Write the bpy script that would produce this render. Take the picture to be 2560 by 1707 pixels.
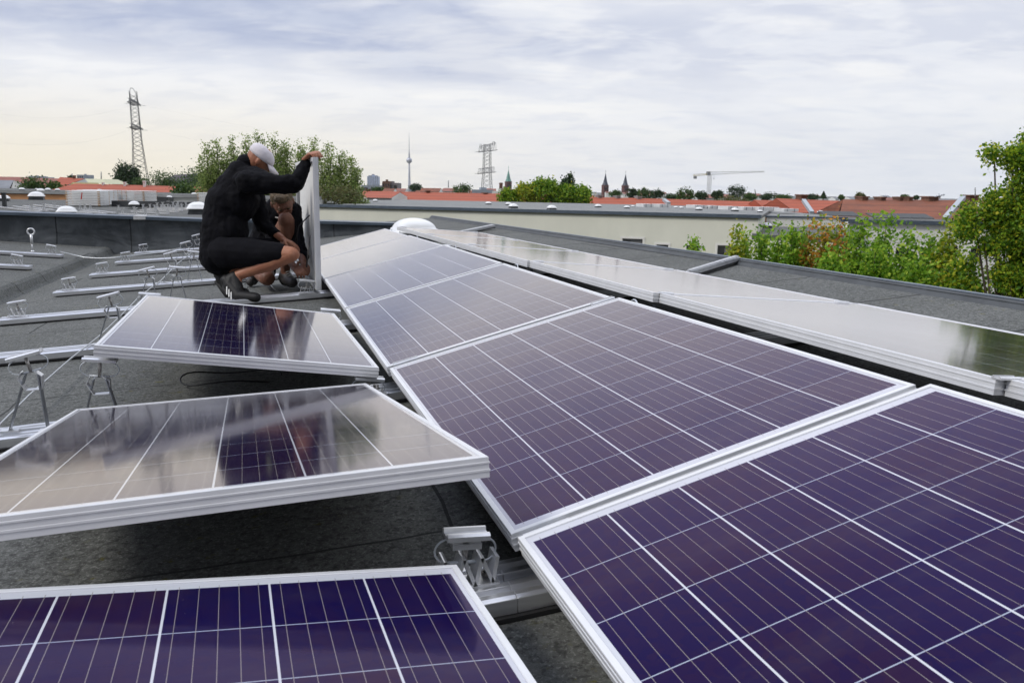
import bpy, math, random
import numpy as np
from mathutils import Vector, Matrix
random.seed(7); rng = np.random.default_rng(7)
R = math.radians
for o in list(bpy.data.objects): bpy.data.objects.remove(o)
scn = bpy.context.scene; COL = scn.collection

# ------------------------------------------------------------------ camera
M = np.array([[0.9573, -0.03635, 0.2868], [-0.28863, -0.17686, 0.94097], [0.01652, -0.98357, -0.1798]])
FOC = 2065.0
cd = bpy.data.cameras.new('camera'); cam = bpy.data.objects.new('camera', cd); COL.objects.link(cam)
cd.sensor_width = 36; cd.lens = FOC / 2560 * 36; cd.clip_start = 0.05; cd.clip_end = 30000
m = Matrix.Identity(4)
for i in range(3):
    m[i][0] = M[i][0]; m[i][1] = -M[i][1]; m[i][2] = -M[i][2]
cam.matrix_world = m; scn.camera = cam
cd.dof.use_dof = True; cd.dof.focus_distance = 3.2; cd.dof.aperture_fstop = 13

# ------------------------------------------------------------------ world, sun, exposure
SUN_EL, SUN_AZ = R(44), R(-102)        # azimuth measured from +Y towards +X
world = bpy.data.worlds.new('World'); scn.world = world; world.use_nodes = True
wt = world.node_tree; wt.nodes.clear()

class S:
    """tiny wrapper: python operators make math nodes"""
    def __init__(s, t, sock): s.t = t; s.s = sock
    def _m(s, op, a, b=None, c=None):
        n = s.t.nodes.new('ShaderNodeMath'); n.operation = op
        for i, v in enumerate((a, b, c)):
            if v is None: continue
            if isinstance(v, S): s.t.links.new(v.s, n.inputs[i])
            else: n.inputs[i].default_value = v
        return S(s.t, n.outputs[0])
    def __add__(s, o): return s._m('ADD', s, o)
    def __sub__(s, o): return s._m('SUBTRACT', s, o)
    def __rsub__(s, o): return s._m('SUBTRACT', o, s)
    def __mul__(s, o): return s._m('MULTIPLY', s, o)
    def __truediv__(s, o): return s._m('DIVIDE', s, o)
    def floor(s): return s._m('FLOOR', s)
    def fract(s): return s._m('FRACT', s)
    def abs(s): return s._m('ABSOLUTE', s)
    def lt(s, o): return s._m('LESS_THAN', s, o)
    def gt(s, o): return s._m('GREATER_THAN', s, o)
    def mx(s, o): return s._m('MAXIMUM', s, o)
    def mn(s, o): return s._m('MINIMUM', s, o)
    def ss(s, a, b):
        n = s.t.nodes.new('ShaderNodeMapRange'); n.interpolation_type = 'SMOOTHSTEP'
        s.t.links.new(s.s, n.inputs[0]); n.inputs[1].default_value = a; n.inputs[2].default_value = b
        return S(s.t, n.outputs[0])
def setin(t, sock, v):
    if isinstance(v, S): t.links.new(v.s, sock)
    elif isinstance(v, (tuple, list)): sock.default_value = (*v, 1) if len(v) == 3 and len(sock.default_value) == 4 else v
    else: sock.default_value = v
def mix(t, f, a, b):
    n = t.nodes.new('ShaderNodeMix'); n.data_type = 'RGBA'
    setin(t, n.inputs[0], f); setin(t, n.inputs[6], a); setin(t, n.inputs[7], b)
    return S(t, n.outputs[2])
def noise(t, vec, scale, detail=4, rough=.55, dist=0.0):
    n = t.nodes.new('ShaderNodeTexNoise'); n.inputs['Scale'].default_value = scale
    n.inputs['Detail'].default_value = detail; n.inputs['Roughness'].default_value = rough; n.inputs['Distortion'].default_value = dist
    if vec is not None: t.links.new(vec.s, n.inputs['Vector'])
    return S(t, n.outputs[0])
def comb(t, x, y, z=0.0):
    n = t.nodes.new('ShaderNodeCombineXYZ')
    for i, v in enumerate((x, y, z)): setin(t, n.inputs[i], v)
    return S(t, n.outputs[0])

tc = wt.nodes.new('ShaderNodeTexCoord'); sep = wt.nodes.new('ShaderNodeSeparateXYZ'); wt.links.new(tc.outputs['Generated'], sep.inputs[0])
dx, dy, dz = (S(wt, sep.outputs[i]) for i in range(3))
up = dz.mx(0.0)
den = up + 0.16
px_, py_ = dx / den, dy / den
n1 = noise(wt, comb(wt, px_ * 0.9 + 1.3, py_ * 1.0, 3.7), 0.75, 5, .5, .15)
n2 = noise(wt, comb(wt, px_ * 1.0 + 4.0, py_ * 1.7 + px_ * .35, 1.0), 1.7, 8, .56, .22)
n4 = noise(wt, comb(wt, px_ * 1.1 + 2.0, py_ * 1.5 + px_ * .3, 8.0), 2.9, 7, .56, .3)
az = dx / (dy.abs() + 0.35)                       # left negative, right positive for the visible sky
left_bank = ((.20 - az) + (n1 - .5) * 1.1).ss(.0, .30) * (dz + (n2 - .5) * .16).ss(.105, .175)
right_bank = (az + (n1 - .5) * 1.2 - .12).ss(.0, .35) * (dz + (n2 - .5) * .14).ss(.08, .15) * (1.0 - n4.ss(.44, .6) * .7)
darkc = (n1.ss(.47, .66) * .25 + left_bank * .92 + right_bank * .50).mn(1.0)
base = mix(wt, darkc, (.90, .905, .925), (.43, .485, .65))
base = mix(wt, n2.ss(.47, .68) * (1.0 - darkc * .35) * .8, base, (.975, .965, .945))
base = mix(wt, n4.ss(.46, .66) * .45, base, (.66, .70, .80))
hor = (1.0 - dz.mx(0.0).ss(0.0, .135))
warm = hor * (0.0 - az).ss(-.42, .22)
base = mix(wt, warm * .92, base, (.985, .89, .68))
cool = hor * az.ss(.05, .7)
base = mix(wt, cool * .55, base, (.72, .775, .86))
sky = wt.nodes.new('ShaderNodeTexSky'); sky.sky_type = 'NISHITA'; sky.sun_disc = False
sky.sun_elevation = SUN_EL; sky.sun_rotation = SUN_AZ; sky.altitude = 50; sky.dust_density = 2.5
bg1 = wt.nodes.new('ShaderNodeBackground'); wt.links.new(sky.outputs[0], bg1.inputs[0]); bg1.inputs[1].default_value = 0.05
bg2 = wt.nodes.new('ShaderNodeBackground'); wt.links.new(base.s, bg2.inputs[0]); setin(wt, bg2.inputs[1], (dz.ss(.30, .8) * .9 + 1.02) * (dy.ss(-.7, .1) * .60 + .40))  # unseen sky shaped for the light: brighter overhead, dimmer behind the camera
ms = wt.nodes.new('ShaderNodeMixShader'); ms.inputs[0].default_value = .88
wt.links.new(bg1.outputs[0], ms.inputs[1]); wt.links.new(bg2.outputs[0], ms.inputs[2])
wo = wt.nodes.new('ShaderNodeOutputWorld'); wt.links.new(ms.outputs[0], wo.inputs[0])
sl = bpy.data.lights.new('sun', 'SUN'); sl.energy = 1.5; sl.angle = R(14); sl.color = (1, .95, .87)
so = bpy.data.objects.new('sun', sl); COL.objects.link(so)
sd = Vector((math.sin(SUN_AZ) * math.cos(SUN_EL), math.cos(SUN_AZ) * math.cos(SUN_EL), math.sin(SUN_EL)))
so.rotation_euler = (-sd).to_track_quat('-Z', 'Y').to_euler()
vs = scn.view_settings; vs.view_transform = 'Standard'; vs.look = 'None'; vs.exposure = 0.24; vs.gamma = 1
scn.cycles.max_bounces = 6; scn.cycles.diffuse_bounces = 1; scn.cycles.volume_bounces = 0; scn.cycles.transparent_max_bounces = 6
scn.cycles.use_adaptive_sampling = True; scn.cycles.adaptive_threshold = 0.015; scn.cycles.use_denoising = True
scn.cycles.volume_step_rate = 10

# ------------------------------------------------------------------ placing helpers (survey of the place)
def ray(x, y): return M @ np.array([(x - 1280) / FOC, (y - 853.5) / FOC, 1.0])
def pt(x, y, d): return Vector(ray(x, y) * d)
def onz(x, y, z): r = ray(x, y); return Vector(r * (z / r[2]))
def ony(x, y, Y): r = ray(x, y); return Vector(r * (Y / r[1]))
def onplane(x, y, p, n):
    r = Vector(ray(x, y)); return r * (p.dot(n) / r.dot(n))
def vec(*a): return Vector(a)

# ------------------------------------------------------------------ materials
def newmat(name):
    mt = bpy.data.materials.new(name); mt.use_nodes = True; t = mt.node_tree
    return mt, t, t.nodes['Principled BSDF']
def objco(t, kind='Object'):
    n = t.nodes.new('ShaderNodeTexCoord'); return S(t, n.outputs[kind])
def simple(name, col, rough=.6, metal=0.0, var=0.0, vscale=8.0, col2=None, bump=0.0, bscale=60, spec=.5, streak=None):
    mt, t, b = newmat(name); co = objco(t)
    b.inputs['Roughness'].default_value = rough; b.inputs['Metallic'].default_value = metal
    b.inputs['Specular IOR Level'].default_value = spec
    if var or col2:
        c2 = col2 or tuple(max(0, c * (1 - var)) for c in col)
        v = co
        if streak:
            mp = t.nodes.new('ShaderNodeMapping'); mp.inputs['Scale'].default_value = streak; t.links.new(co.s, mp.inputs[0]); v = S(t, mp.outputs[0])
        n = noise(t, v, vscale, 6, .62)
        setin(t, b.inputs['Base Color'], mix(t, n.ss(.36, .66), c2, col))
    else: b.inputs['Base Color'].default_value = (*col, 1)
    if bump:
        bn = t.nodes.new('ShaderNodeBump'); bn.inputs['Strength'].default_value = bump; bn.inputs['Distance'].default_value = .01
        nn = noise(t, co, bscale, 3, .6); t.links.new(nn.s, bn.inputs['Height']); t.links.new(bn.outputs[0], b.inputs['Normal'])
    return mt
ALU = simple('aluminium', (.80, .81, .83), .32, .6, .15, 14, bump=.04, bscale=90)
ALU_R = simple('rail_aluminium', (.80, .81, .84), .30, .8, .18, 3, streak=(1, 14, 14))
FRAME = simple('panel_frame_metal', (.72, .73, .75), .38, .15, .06, 9)
STEEL = simple('bolt_steel', (.42, .40, .38), .35, .9)
LEGM = simple('leg_metal', (.36, .38, .42), .38, .75, .2, 30)
RUBBER = simple('black_rubber', (.012, .012, .013), .7)
CLIP = simple('clip_plastic', (.55, .58, .62), .35, .2)
BACKSHEET = simple('back_sheet', (.80, .80, .78), .5, 0, .05, 4)
WHITEP = simple('white_plastic', (.82, .83, .83), .3, 0, .06, 6)
DOME = simple('opal_acrylic', (.86, .87, .87), .18, 0, .04, 3)
COPING = simple('coping_metal', (.13, .165, .21), .4, .5, .3, 2.5, streak=(1, 1, 6))
EDGE = simple('edge_flashing', (.06, .066, .07), .55, .0, .35, 6)
CREAM = simple('cream_render', (.80, .80, .68), .9, 0, .08, .35, streak=(1, 1, .5))
CREAM2 = simple('pale_render', (.80, .80, .76), .9, 0, .12, .4, streak=(1, 1, .5))
WHITER = simple('white_render', (.86, .85, .79), .9, 0, .08, .4)
ORANGER = simple('orange_render', (.55, .28, .13), .9, 0, .15, .5)
DARKWALL = simple('dark_panel', (.05, .055, .06), .6, 0, .3, 2)
CONC = simple('roof_concrete', (.34, .35, .35), .85, 0, .2, .5)
BRICK = simple('dark_brick', (.16, .06, .05), .85, 0, .3, .8)
BRICKR = simple('chimney_brick', (.22, .12, .08), .85, 0, .45, 1.2)
SLATE = simple('spire_slate', (.035, .045, .075), .5, 0, .2, 1)
COPPER = simple('copper_green', (.16, .36, .30), .6, 0, .25, .5)
PYLON = simple('pylon_steel', (.10, .105, .11), .6, .3)
TOWERC = simple('tower_concrete_hazed', (.42, .44, .50), .7, 0, .1, .05)  # bluish distance haze mixed into the concrete colour
TOWERS = simple('tower_steel_hazed', (.45, .47, .55), .3, .6, .2, .1)  # sphere metal, also tinted blue to stand for haze
CRANE = simple('crane_paint', (.62, .52, .22), .6, 0, .2, .3)
CRANEW = simple('crane_white', (.40, .40, .38), .6)
GLASSD = simple('window_glass', (.02, .022, .026), .08, 0, spec=.8)
WFRAME = simple('window_frame', (.75, .76, .76), .4)
BLIND = simple('grey_blind', (.20, .20, .20), .7)
GREYB = simple('grey_facade', (.34, .38, .43), .8, 0, .2, .15)
ASPH = simple('street_ground', (.06, .075, .045), .95, 0, .5, .05, col2=(.05, .05, .05))
BARK = simple('bark', (.10, .08, .06), .9, 0, .4, 6)
ORANGEP = simple('orange_corner', (.45, .24, .07), .7)
REDMARK = simple('red_label', (.5, .05, .04), .6)
CABLE = simple('black_cable', (.012, .012, .014), .4)
WIRE = simple('steel_wire', (.55, .57, .58), .4, .7)

def tile_mat(name, c1, c2, sx=3.2, patches=.5):
    """roof tiles: rows along the slope plus weathering"""
    mt, t, b = newmat(name); co = objco(t)
    s = t.nodes.new('ShaderNodeSeparateXYZ'); t.links.new(co.s, s.inputs[0]); z = S(t, s.outputs[2])
    row = ((z * sx).fract() - .5).abs().gt(.36)
    n = noise(t, co, .35, 8, .7); n2 = noise(t, co, 2.5, 4, .7)
    c = mix(t, n.ss(.38, .64) * patches, c1, c2)
    c = mix(t, n2.ss(.5, .7) * .35, c, tuple(x * .6 for x in c1))
    c = mix(t, row * .42, c, tuple(x * .45 for x in c1))
    setin(t, b.inputs['Base Color'], c); b.inputs['Roughness'].default_value = .8
    return mt
TILE = tile_mat('orange_tiles', (.40, .088, .038), (.32, .08, .042))
TILEB = tile_mat('brown_tiles', (.26, .078, .034), (.15, .05, .026), 2.2, .8)
TILED = tile_mat('dusty_red_tiles', (.30, .115, .085), (.22, .09, .07))
TILEG = simple('grey_roofing', (.22, .23, .25), .8, 0, .2, .4)

def bitumen(name, c1, c2, moss=.0, speck=1.0, seams=None, seamcol=(.014, .015, .016)):
    mt, t, b = newmat(name); co = objco(t)
    g1 = noise(t, co, 120, 3, .8); g2 = noise(t, co, 62, 3, .75); big = noise(t, co, 1.3, 5, .6); mid = noise(t, co, 9, 5, .65)
    c = mix(t, big.ss(.35, .65) * .6 + mid.ss(.4, .62) * .25, c1, c2)
    c = mix(t, g1.ss(.50, .70) * speck, c, tuple(min(1, x * 3.1) for x in c1))
    c = mix(t, (1.0 - g2.ss(.34, .50)) * .7 * speck, c, tuple(x * .35 for x in c1))
    g3 = noise(t, co, 38, 2, .8)
    c = mix(t, g3.ss(.54, .68) * .55 * speck, c, tuple(min(1, x * 2.0) for x in c1))
    c = mix(t, (1.0 - g3.ss(.36, .47)) * .6 * speck, c, tuple(x * .42 for x in c1))
    pud = noise(t, co, .55, 3, .5, .4)
    c = mix(t, pud.ss(.54, .60) * .16, c, tuple(x * .55 for x in c1))
    if moss:
        mo = noise(t, co, 22, 5, .7); mo2 = noise(t, co, 2.1, 2, .5)
        c = mix(t, mo.ss(.60, .70) * mo2.ss(.42, .6) * moss, c, (.12, .11, .015))
    if seams:
        s = t.nodes.new('ShaderNodeSeparateXYZ'); t.links.new(co.s, s.inputs[0]); X, Y = S(t, s.outputs[0]), S(t, s.outputs[1])
        wob = (noise(t, co, 1.6, 3, .6) - .5) * .07
        p, off, dx0 = seams
        yy = (Y + wob + X * dx0 + off) / p
        wd = (0.0 - X - 1.2).ss(0.0, .8) * .008 + .005 + (X - 2.4).ss(0.0, .4) * .006
        ln = ((yy.fract() - .5).abs() + wd / p).gt(.5)
        # cross joints, staggered sheet by sheet
        row = yy.floor()
        xx = (X + wob + (row * .37).fract() * 4.0) / 4.0
        lx = ((xx.fract() - .5).abs() + wd / 4.0).gt(.5)
        c = mix(t, (ln.mx(lx)) * .85, c, seamcol)
    setin(t, b.inputs['Base Color'], c); b.inputs['Roughness'].default_value = .88; b.inputs['Specular IOR Level'].default_value = .25
    bn = t.nodes.new('ShaderNodeBump'); bn.inputs['Strength'].default_value = .55; bn.inputs['Distance'].default_value = .004
    h = noise(t, co, 160, 3, .7); t.links.new(h.s, bn.inputs['Height']); t.links.new(bn.outputs[0], b.inputs['Normal'])
    return mt
ROOF = bitumen('slated_bitumen', (.094, .098, .093), (.138, .141, .135), .9, 1.0, (1.02, .02, .02), (.025, .026, .026))
ROOF2 = bitumen('roof_bitumen_far', (.10, .105, .10), (.15, .15, .145), 0, .4, (5.0, .0, .0))
ROOF3 = bitumen('roof_bitumen_pale', (.20, .205, .20), (.27, .275, .27), 0, .3)
def upstand():
    mt, t, b = newmat('upstand_bitumen'); co = objco(t)
    s = t.nodes.new('ShaderNodeSeparateXYZ'); t.links.new(co.s, s.inputs[0]); X, Z = S(t, s.outputs[0]), S(t, s.outputs[2])
    big = noise(t, co, 2.2, 6, .65, .6); g = noise(t, co, 190, 2, .7)
    c = mix(t, big.ss(.35, .65), (.036, .043, .05), (.085, .095, .105))
    c = mix(t, g.ss(.55, .75) * .5, c, (.12, .13, .14))
    low = (0.0 - (Z + .80 - X * .02)).ss(.0, .16)
    mo = noise(t, co, 7, 5, .7)
    c = mix(t, low * mo.ss(.4, .6) * .8, c, (.085, .075, .018))
    sm = ((X / 1.07).fract() - .5).abs().gt(.491)
    c = mix(t, sm * .9, c, (.008, .009, .011))
    setin(t, b.inputs['Base Color'], c); b.inputs['Roughness'].default_value = .75
    mp = t.nodes.new('ShaderNodeMapping'); mp.inputs['Scale'].default_value = (1.0, 1, 2.2); t.links.new(co.s, mp.inputs[0])
    w = noise(t, S(t, mp.outputs[0]), 1.7, 2, .5, .8)
    bn = t.nodes.new('ShaderNodeBump'); bn.inputs['Strength'].default_value = .8; bn.inputs['Distance'].default_value = .06
    t.links.new(w.s, bn.inputs['Height']); t.links.new(bn.outputs[0], b.inputs['Normal'])
    return mt
UPST = upstand()

PW, PL, PT = .992, 1.65, .040
def cellmat():
    mt, t, b = newmat('solar_cells_under_glass')
    uv = t.nodes.new('ShaderNodeUVMap'); uv.uv_map = 'metres'
    s = t.nodes.new('ShaderNodeSeparateXYZ'); t.links.new(uv.outputs[0], s.inputs[0]); X, Y = S(t, s.outputs[0]), S(t, s.outputs[1])
    px, py = .159, .158
    cx = (X - (PW - 6 * px) / 2) / px; cy = (Y - (PL - 10 * py) / 2) / py
    fx, fy = cx.fract(), cy.fract(); ix, iy = cx.floor(), cy.floor()
    inside = cx.gt(0.0) * cx.lt(6.0) * cy.gt(0.0) * cy.lt(10.0)
    gx = (fx - .5).abs().gt(.5 - .0115); gy = (fy - .5).abs().gt(.5 - .007)
    gap = (gx.mx(gy)).mx(1.0 - inside)
    bf = (((fx - .0145) / .971) * 5.0).fract()
    bus = (bf - .5).abs().lt(.016) * cx.gt(0.0) * cx.lt(6.0) * cy.gt(-.05) * cy.lt(10.05) * (1.0 - gx)
    info = t.nodes.new('ShaderNodeObjectInfo')
    wn = t.nodes.new('ShaderNodeTexWhiteNoise'); wn.noise_dimensions = '3D'
    t.links.new(comb(t, ix, iy, S(t, info.outputs['Random']) * 37.0).s, wn.inputs[0]); rnd = S(t, wn.outputs[0])
    vo = t.nodes.new('ShaderNodeTexVoronoi'); vo.inputs['Scale'].default_value = 70; t.links.new(comb(t, X, Y, 0.0).s, vo.inputs['Vector'])
    sc = t.nodes.new('ShaderNodeSeparateColor'); t.links.new(vo.outputs['Color'], sc.inputs[0]); gr = S(t, sc.outputs[0])
    big = noise(t, comb(t, X, Y, 0.0), 3.0, 3, .5)
    c = mix(t, rnd * .60 + gr * .40, (.003, .002, .042), (.021, .007, .029))
    c = mix(t, big.ss(.35, .7) * .35, c, (.006, .004, .052))
    c = mix(t, gap, c, (.34, .38, .47))
    c = mix(t, (gx.mx(1.0 - inside)), c, (.56, .58, .62))
    c = mix(t, bus, c, (.24, .22, .21))
    smear = noise(t, comb(t, X * .6, Y * 2.0, 5.0), 2.2, 5, .65).ss(.48, .75)
    c = mix(t, smear * .10, c, (.16, .14, .13))
    dust = noise(t, comb(t, X, Y, 2.0), 60, 3, .7).ss(.72, .78)
    c = mix(t, dust * .5, c, (.25, .22, .18))
    setin(t, b.inputs['Base Color'], c); b.inputs['Roughness'].default_value = .45; b.inputs['Specular IOR Level'].default_value = 0
    sm = noise(t, comb(t, X * 1.0, Y * 1.0, S(t, info.outputs['Random']) * 9.0), 5.0, 4, .6)
    gl = t.nodes.new('ShaderNodeBsdfGlossy'); gl.inputs['Color'].default_value = (1.0, .965, .94, 1); setin(t, gl.inputs['Roughness'], sm * .07 + .055)
    lw = t.nodes.new('ShaderNodeLayerWeight'); lw.inputs['Blend'].default_value = .5          # facing = 1 - cos
    fc = S(t, lw.outputs['Facing'])
    fr = (fc._m('POWER', fc, 5.3) * 1.35 + .006).mn(.80)
    t.links.new(mix(t, fc.ss(.45, .86), (.80, .62, .95), (1.0, .97, .95)).s, gl.inputs['Color'])      # violet anti-reflection coating
    mx_ = t.nodes.new('ShaderNodeMixShader'); t.links.new(fr.s, mx_.inputs[0]); t.links.new(b.outputs[0], mx_.inputs[1]); t.links.new(gl.outputs[0], mx_.inputs[2])
    t.links.new(mx_.outputs[0], t.nodes['Material Output'].inputs[0])
    return mt
CELL = cellmat()

def leafmat(name, stops, trans=.35):
    mt, t, b = newmat(name)
    g = t.nodes.new('ShaderNodeNewGeometry'); r = t.nodes.new('ShaderNodeValToRGB'); t.links.new(g.outputs['Random Per Island'], r.inputs[0])
    els = r.color_ramp.elements
    while len(els) < len(stops): els.new(.5)
    for e, (p, c) in zip(els, stops): e.position = p; e.color = (*c, 1)
    t.links.new(r.outputs[0], b.inputs['Base Color']); b.inputs['Roughness'].default_value = .55; b.inputs['Specular IOR Level'].default_value = .3
    tr = t.nodes.new('ShaderNodeBsdfTranslucent'); t.links.new(r.outputs[0], tr.inputs[0])
    mx_ = t.nodes.new('ShaderNodeMixShader'); mx_.inputs[0].default_value = trans
    out = t.nodes['Material Output']
    t.links.new(b.outputs[0], mx_.inputs[1]); t.links.new(tr.outputs[0], mx_.inputs[2]); t.links.new(mx_.outputs[0], out.inputs[0])
    return mt
LEAF_MAPLE = leafmat('leaves_maple_green', [(0, (.08, .19, .018)), (.5, (.21, .40, .03)), (.85, (.36, .55, .05)), (1, (.5, .6, .07))], .5)
LEAF_OR = leafmat('leaves_maple_orange', [(0, (.12, .22, .02)), (.42, (.26, .33, .03)), (.6, (.6, .42, .05)), (.82, (.65, .26, .04)), (1, (.5, .14, .04))])
LEAF_YEL = leafmat('leaves_maple_yellow', [(0, (.12, .22, .02)), (.5, (.28, .38, .03)), (1, (.58, .52, .04))])
LEAF_BIG = leafmat('leaves_big_tree', [(0, (.05, .13, .014)), (.5, (.18, .34, .025)), (.8, (.38, .50, .03)), (1, (.62, .58, .05))], .5)
LEAF_POP = leafmat('leaves_poplar', [(0, (.12, .18, .05)), (.6, (.28, .38, .10)), (1, (.46, .52, .20))], .5)
LEAF_DK = leafmat('leaves_dark', [(0, (.018, .04, .018)), (.6, (.035, .075, .025)), (1, (.07, .12, .035))], .2)
LEAF_MID = leafmat('leaves_mid', [(0, (.03, .07, .02)), (.6, (.07, .13, .03)), (1, (.12, .19, .04))], .25)
LEAF_CLUMP = leafmat('leaves_lime', [(0, (.05, .13, .012)), (.5, (.16, .31, .02)), (.85, (.30, .45, .03)), (1, (.55, .55, .04))], .4)
LEAF_BR = leafmat('leaves_olive_brown', [(0, (.10, .10, .04)), (.6, (.16, .16, .06)), (1, (.12, .18, .05))])

SKIN = simple('skin', (.42, .185, .105), .5, 0, .25, 9, col2=(.34, .13, .075))
SKIN2 = simple('skin_fair_shaded', (.24, .105, .065), .55, 0, .25, 9, col2=(.17, .07, .042))  # fair skin with the shade on the kneeling worker darkened into its colour
JACKET = simple('black_cloth', (.0045, .0045, .007), .85, 0, .3, 12, bump=.5, bscale=26, spec=.15)
SHORTS = simple('black_shorts_cloth', (.006, .006, .009), .85, 0, .3, 12, bump=.4, bscale=30, spec=.15)
SHOE = simple('black_shoe', (.005, .005, .006), .6, 0, .2, 20)
SHOEG = simple('grey_shoe', (.045, .04, .04), .6, 0, .2, 20)
STRIPE = simple('white_stripe', (.78, .78, .76), .5)
CAPM = simple('cap_cloth', (.74, .70, .74), .85, 0, .12, 18, bump=.25, bscale=45)
HAIR = simple('blond_hair', (.15, .10, .05), .6, 0, .5, 60, bump=.6, bscale=120)
EYEM = simple('eye_dark', (.02, .015, .012), .3)
BROW = simple('brow_hair', (.14, .08, .04), .7)

# ------------------------------------------------------------------ mesh builder
class MB:
    def __init__(s): s.v = []; s.f = []; s.sm = []
    def add(s, vs, fs, smooth=False):
        n = len(s.v); s.v += [tuple(x) for x in vs]; s.f += [tuple(i + n for i in f) for f in fs]; s.sm += [smooth] * len(fs)
    def quad(s, a, b, c, d): s.add([a, b, c, d], [(0, 1, 2, 3)])
    def hexa(s, p):
        """8 points: bottom ring 0-3, top ring 4-7"""
        s.add(p, [(3, 2, 1, 0), (4, 5, 6, 7), (0, 1, 5, 4), (1, 2, 6, 5), (2, 3, 7, 6), (3, 0, 4, 7)])
    def box(s, x0, x1, y0, y1, z0, z1):
        s.hexa([(x0, y0, z0), (x1, y0, z0), (x1, y1, z0), (x0, y1, z0), (x0, y0, z1), (x1, y0, z1), (x1, y1, z1), (x0, y1, z1)])
    def beam(s, p, q, w, h, upv=(0, 0, 1)):
        p, q = Vector(p), Vector(q); d = (q - p).normalized(); u = Vector(upv)
        if abs(d.dot(u.normalized())) > .99: u = Vector((0, 1, 0))
        a = d.cross(u).normalized() * w / 2; b = a.normalized().cross(d).normalized() * h / 2
        s.hexa([p - a - b, p + a - b, q + a - b, q - a - b, p - a + b, p + a + b, q + a + b, q - a + b])
    def tube(s, path, r, n=8, closed=False):
        P = [Vector(p) for p in path]; k = len(P); rs = r if isinstance(r, (list, tuple)) else [r] * k
        vs = []; ref = None
        for i in range(k):
            if closed: t = P[(i + 1) % k] - P[i - 1]
            else: t = P[min(i + 1, k - 1)] - P[max(i - 1, 0)]
            t.normalize()
            if ref is None: ref = t.orthogonal().normalized()
            ref = (ref - t * ref.dot(t)).normalized(); b = t.cross(ref)
            for j in range(n):
                a = 2 * math.pi * j / n; vs.append(P[i] + (ref * math.cos(a) + b * math.sin(a)) * rs[i])
        fs = []
        for i in range(k if closed else k - 1):
            i2 = (i + 1) % k
            for j in range(n): j2 = (j + 1) % n; fs.append((i * n + j, i * n + j2, i2 * n + j2, i2 * n + j))
        if not closed: fs.append(tuple(range(n - 1, -1, -1))); fs.append(tuple((k - 1) * n + j for j in range(n)))
        s.add(vs, fs, n > 5)
    def lathe(s, prof, c=(0, 0, 0), n=24, smooth=True, sx=1, sy=1, rot=0):
        """prof: list of (r, z) bottom to top"""
        vs = []
        for r, z in prof:
            for j in range(n):
                a = 2 * math.pi * j / n + rot; vs.append((c[0] + r * sx * math.cos(a), c[1] + r * sy * math.sin(a), c[2] + z))
        fs = []
        for i in range(len(prof) - 1):
            for j in range(n): j2 = (j + 1) % n; fs.append((i * n + j, i * n + j2, (i + 1) * n + j2, (i + 1) * n + j))
        fs.append(tuple(range(n - 1, -1, -1))); fs.append(tuple((len(prof) - 1) * n + j for j in range(n)))
        s.add(vs, fs, smooth)
    def extrude(s, prof, a, b, xaxis, zaxis=(0, 0, 1)):
        """closed 2D profile [(u,w)] swept from a to b; u along xaxis, w along zaxis"""
        a, b, X, Z = Vector(a), Vector(b), Vector(xaxis), Vector(zaxis); n = len(prof)
        vs = [a + X * u + Z * w for u, w in prof] + [b + X * u + Z * w for u, w in prof]
        fs = [(i, (i + 1) % n, n + (i + 1) % n, n + i) for i in range(n)] + [tuple(range(n - 1, -1, -1)), tuple(range(n, 2 * n))]
        s.add(vs, fs)
    def build(s, name, mat_, parent=None, off=None, bevel=0, smooth=False):
        me = bpy.data.meshes.new(name)
        o3 = Vector(off) if off is not None else (parent['_base'] if parent is not None and '_base' in parent else None)
        if o3 is not None: o3 = Vector(o3); vs = [tuple(Vector(v) - o3) for v in s.v]
        else: vs = s.v
        me.from_pydata(vs, [], s.f); me.validate(); me.materials.append(mat_)
        sm = s.sm if not smooth else [True] * len(s.f)
        if len(me.polygons) == len(sm): me.polygons.foreach_set('use_smooth', sm)
        me.update(); o = bpy.data.objects.new(name, me); COL.objects.link(o)
        if parent is not None: o.parent = parent
        if bevel:
            md = o.modifiers.new('b', 'BEVEL'); md.width = bevel; md.segments = 2; md.limit_method = 'ANGLE'
        return o
def recalc(o):
    import bmesh
    bm = bmesh.new(); bm.from_mesh(o.data); bmesh.ops.recalc_face_normals(bm, faces=bm.faces); bm.to_mesh(o.data); bm.free(); return o
def tag(o, label, cat, group=None, kind=None):
    if label: o['label'] = label
    if cat: o['category'] = cat
    if group: o['group'] = group
    if kind: o['kind'] = kind
    return o
def root(name, loc, label, cat, group=None):
    o = bpy.data.objects.new(name, None); COL.objects.link(o); o.location = loc; o.empty_display_size = .1
    o['_base'] = tuple(loc); tag(o, label, cat, group); return o
def world_part(mb, name, mat_, parent, **k):
    return mb.build(name, mat_, parent, **k)
def dup(o, parent=None):
    c = o.copy(); COL.objects.link(c)
    if parent is not None: c.parent = parent
    for ch in list(CH.get(o.name, [])): dup(ch, c)
    return c
CH = {}
def index_children(o):
    CH[o.name] = [c for c in bpy.data.objects if c.parent == o]
    for c in CH[o.name]: index_children(c)

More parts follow.
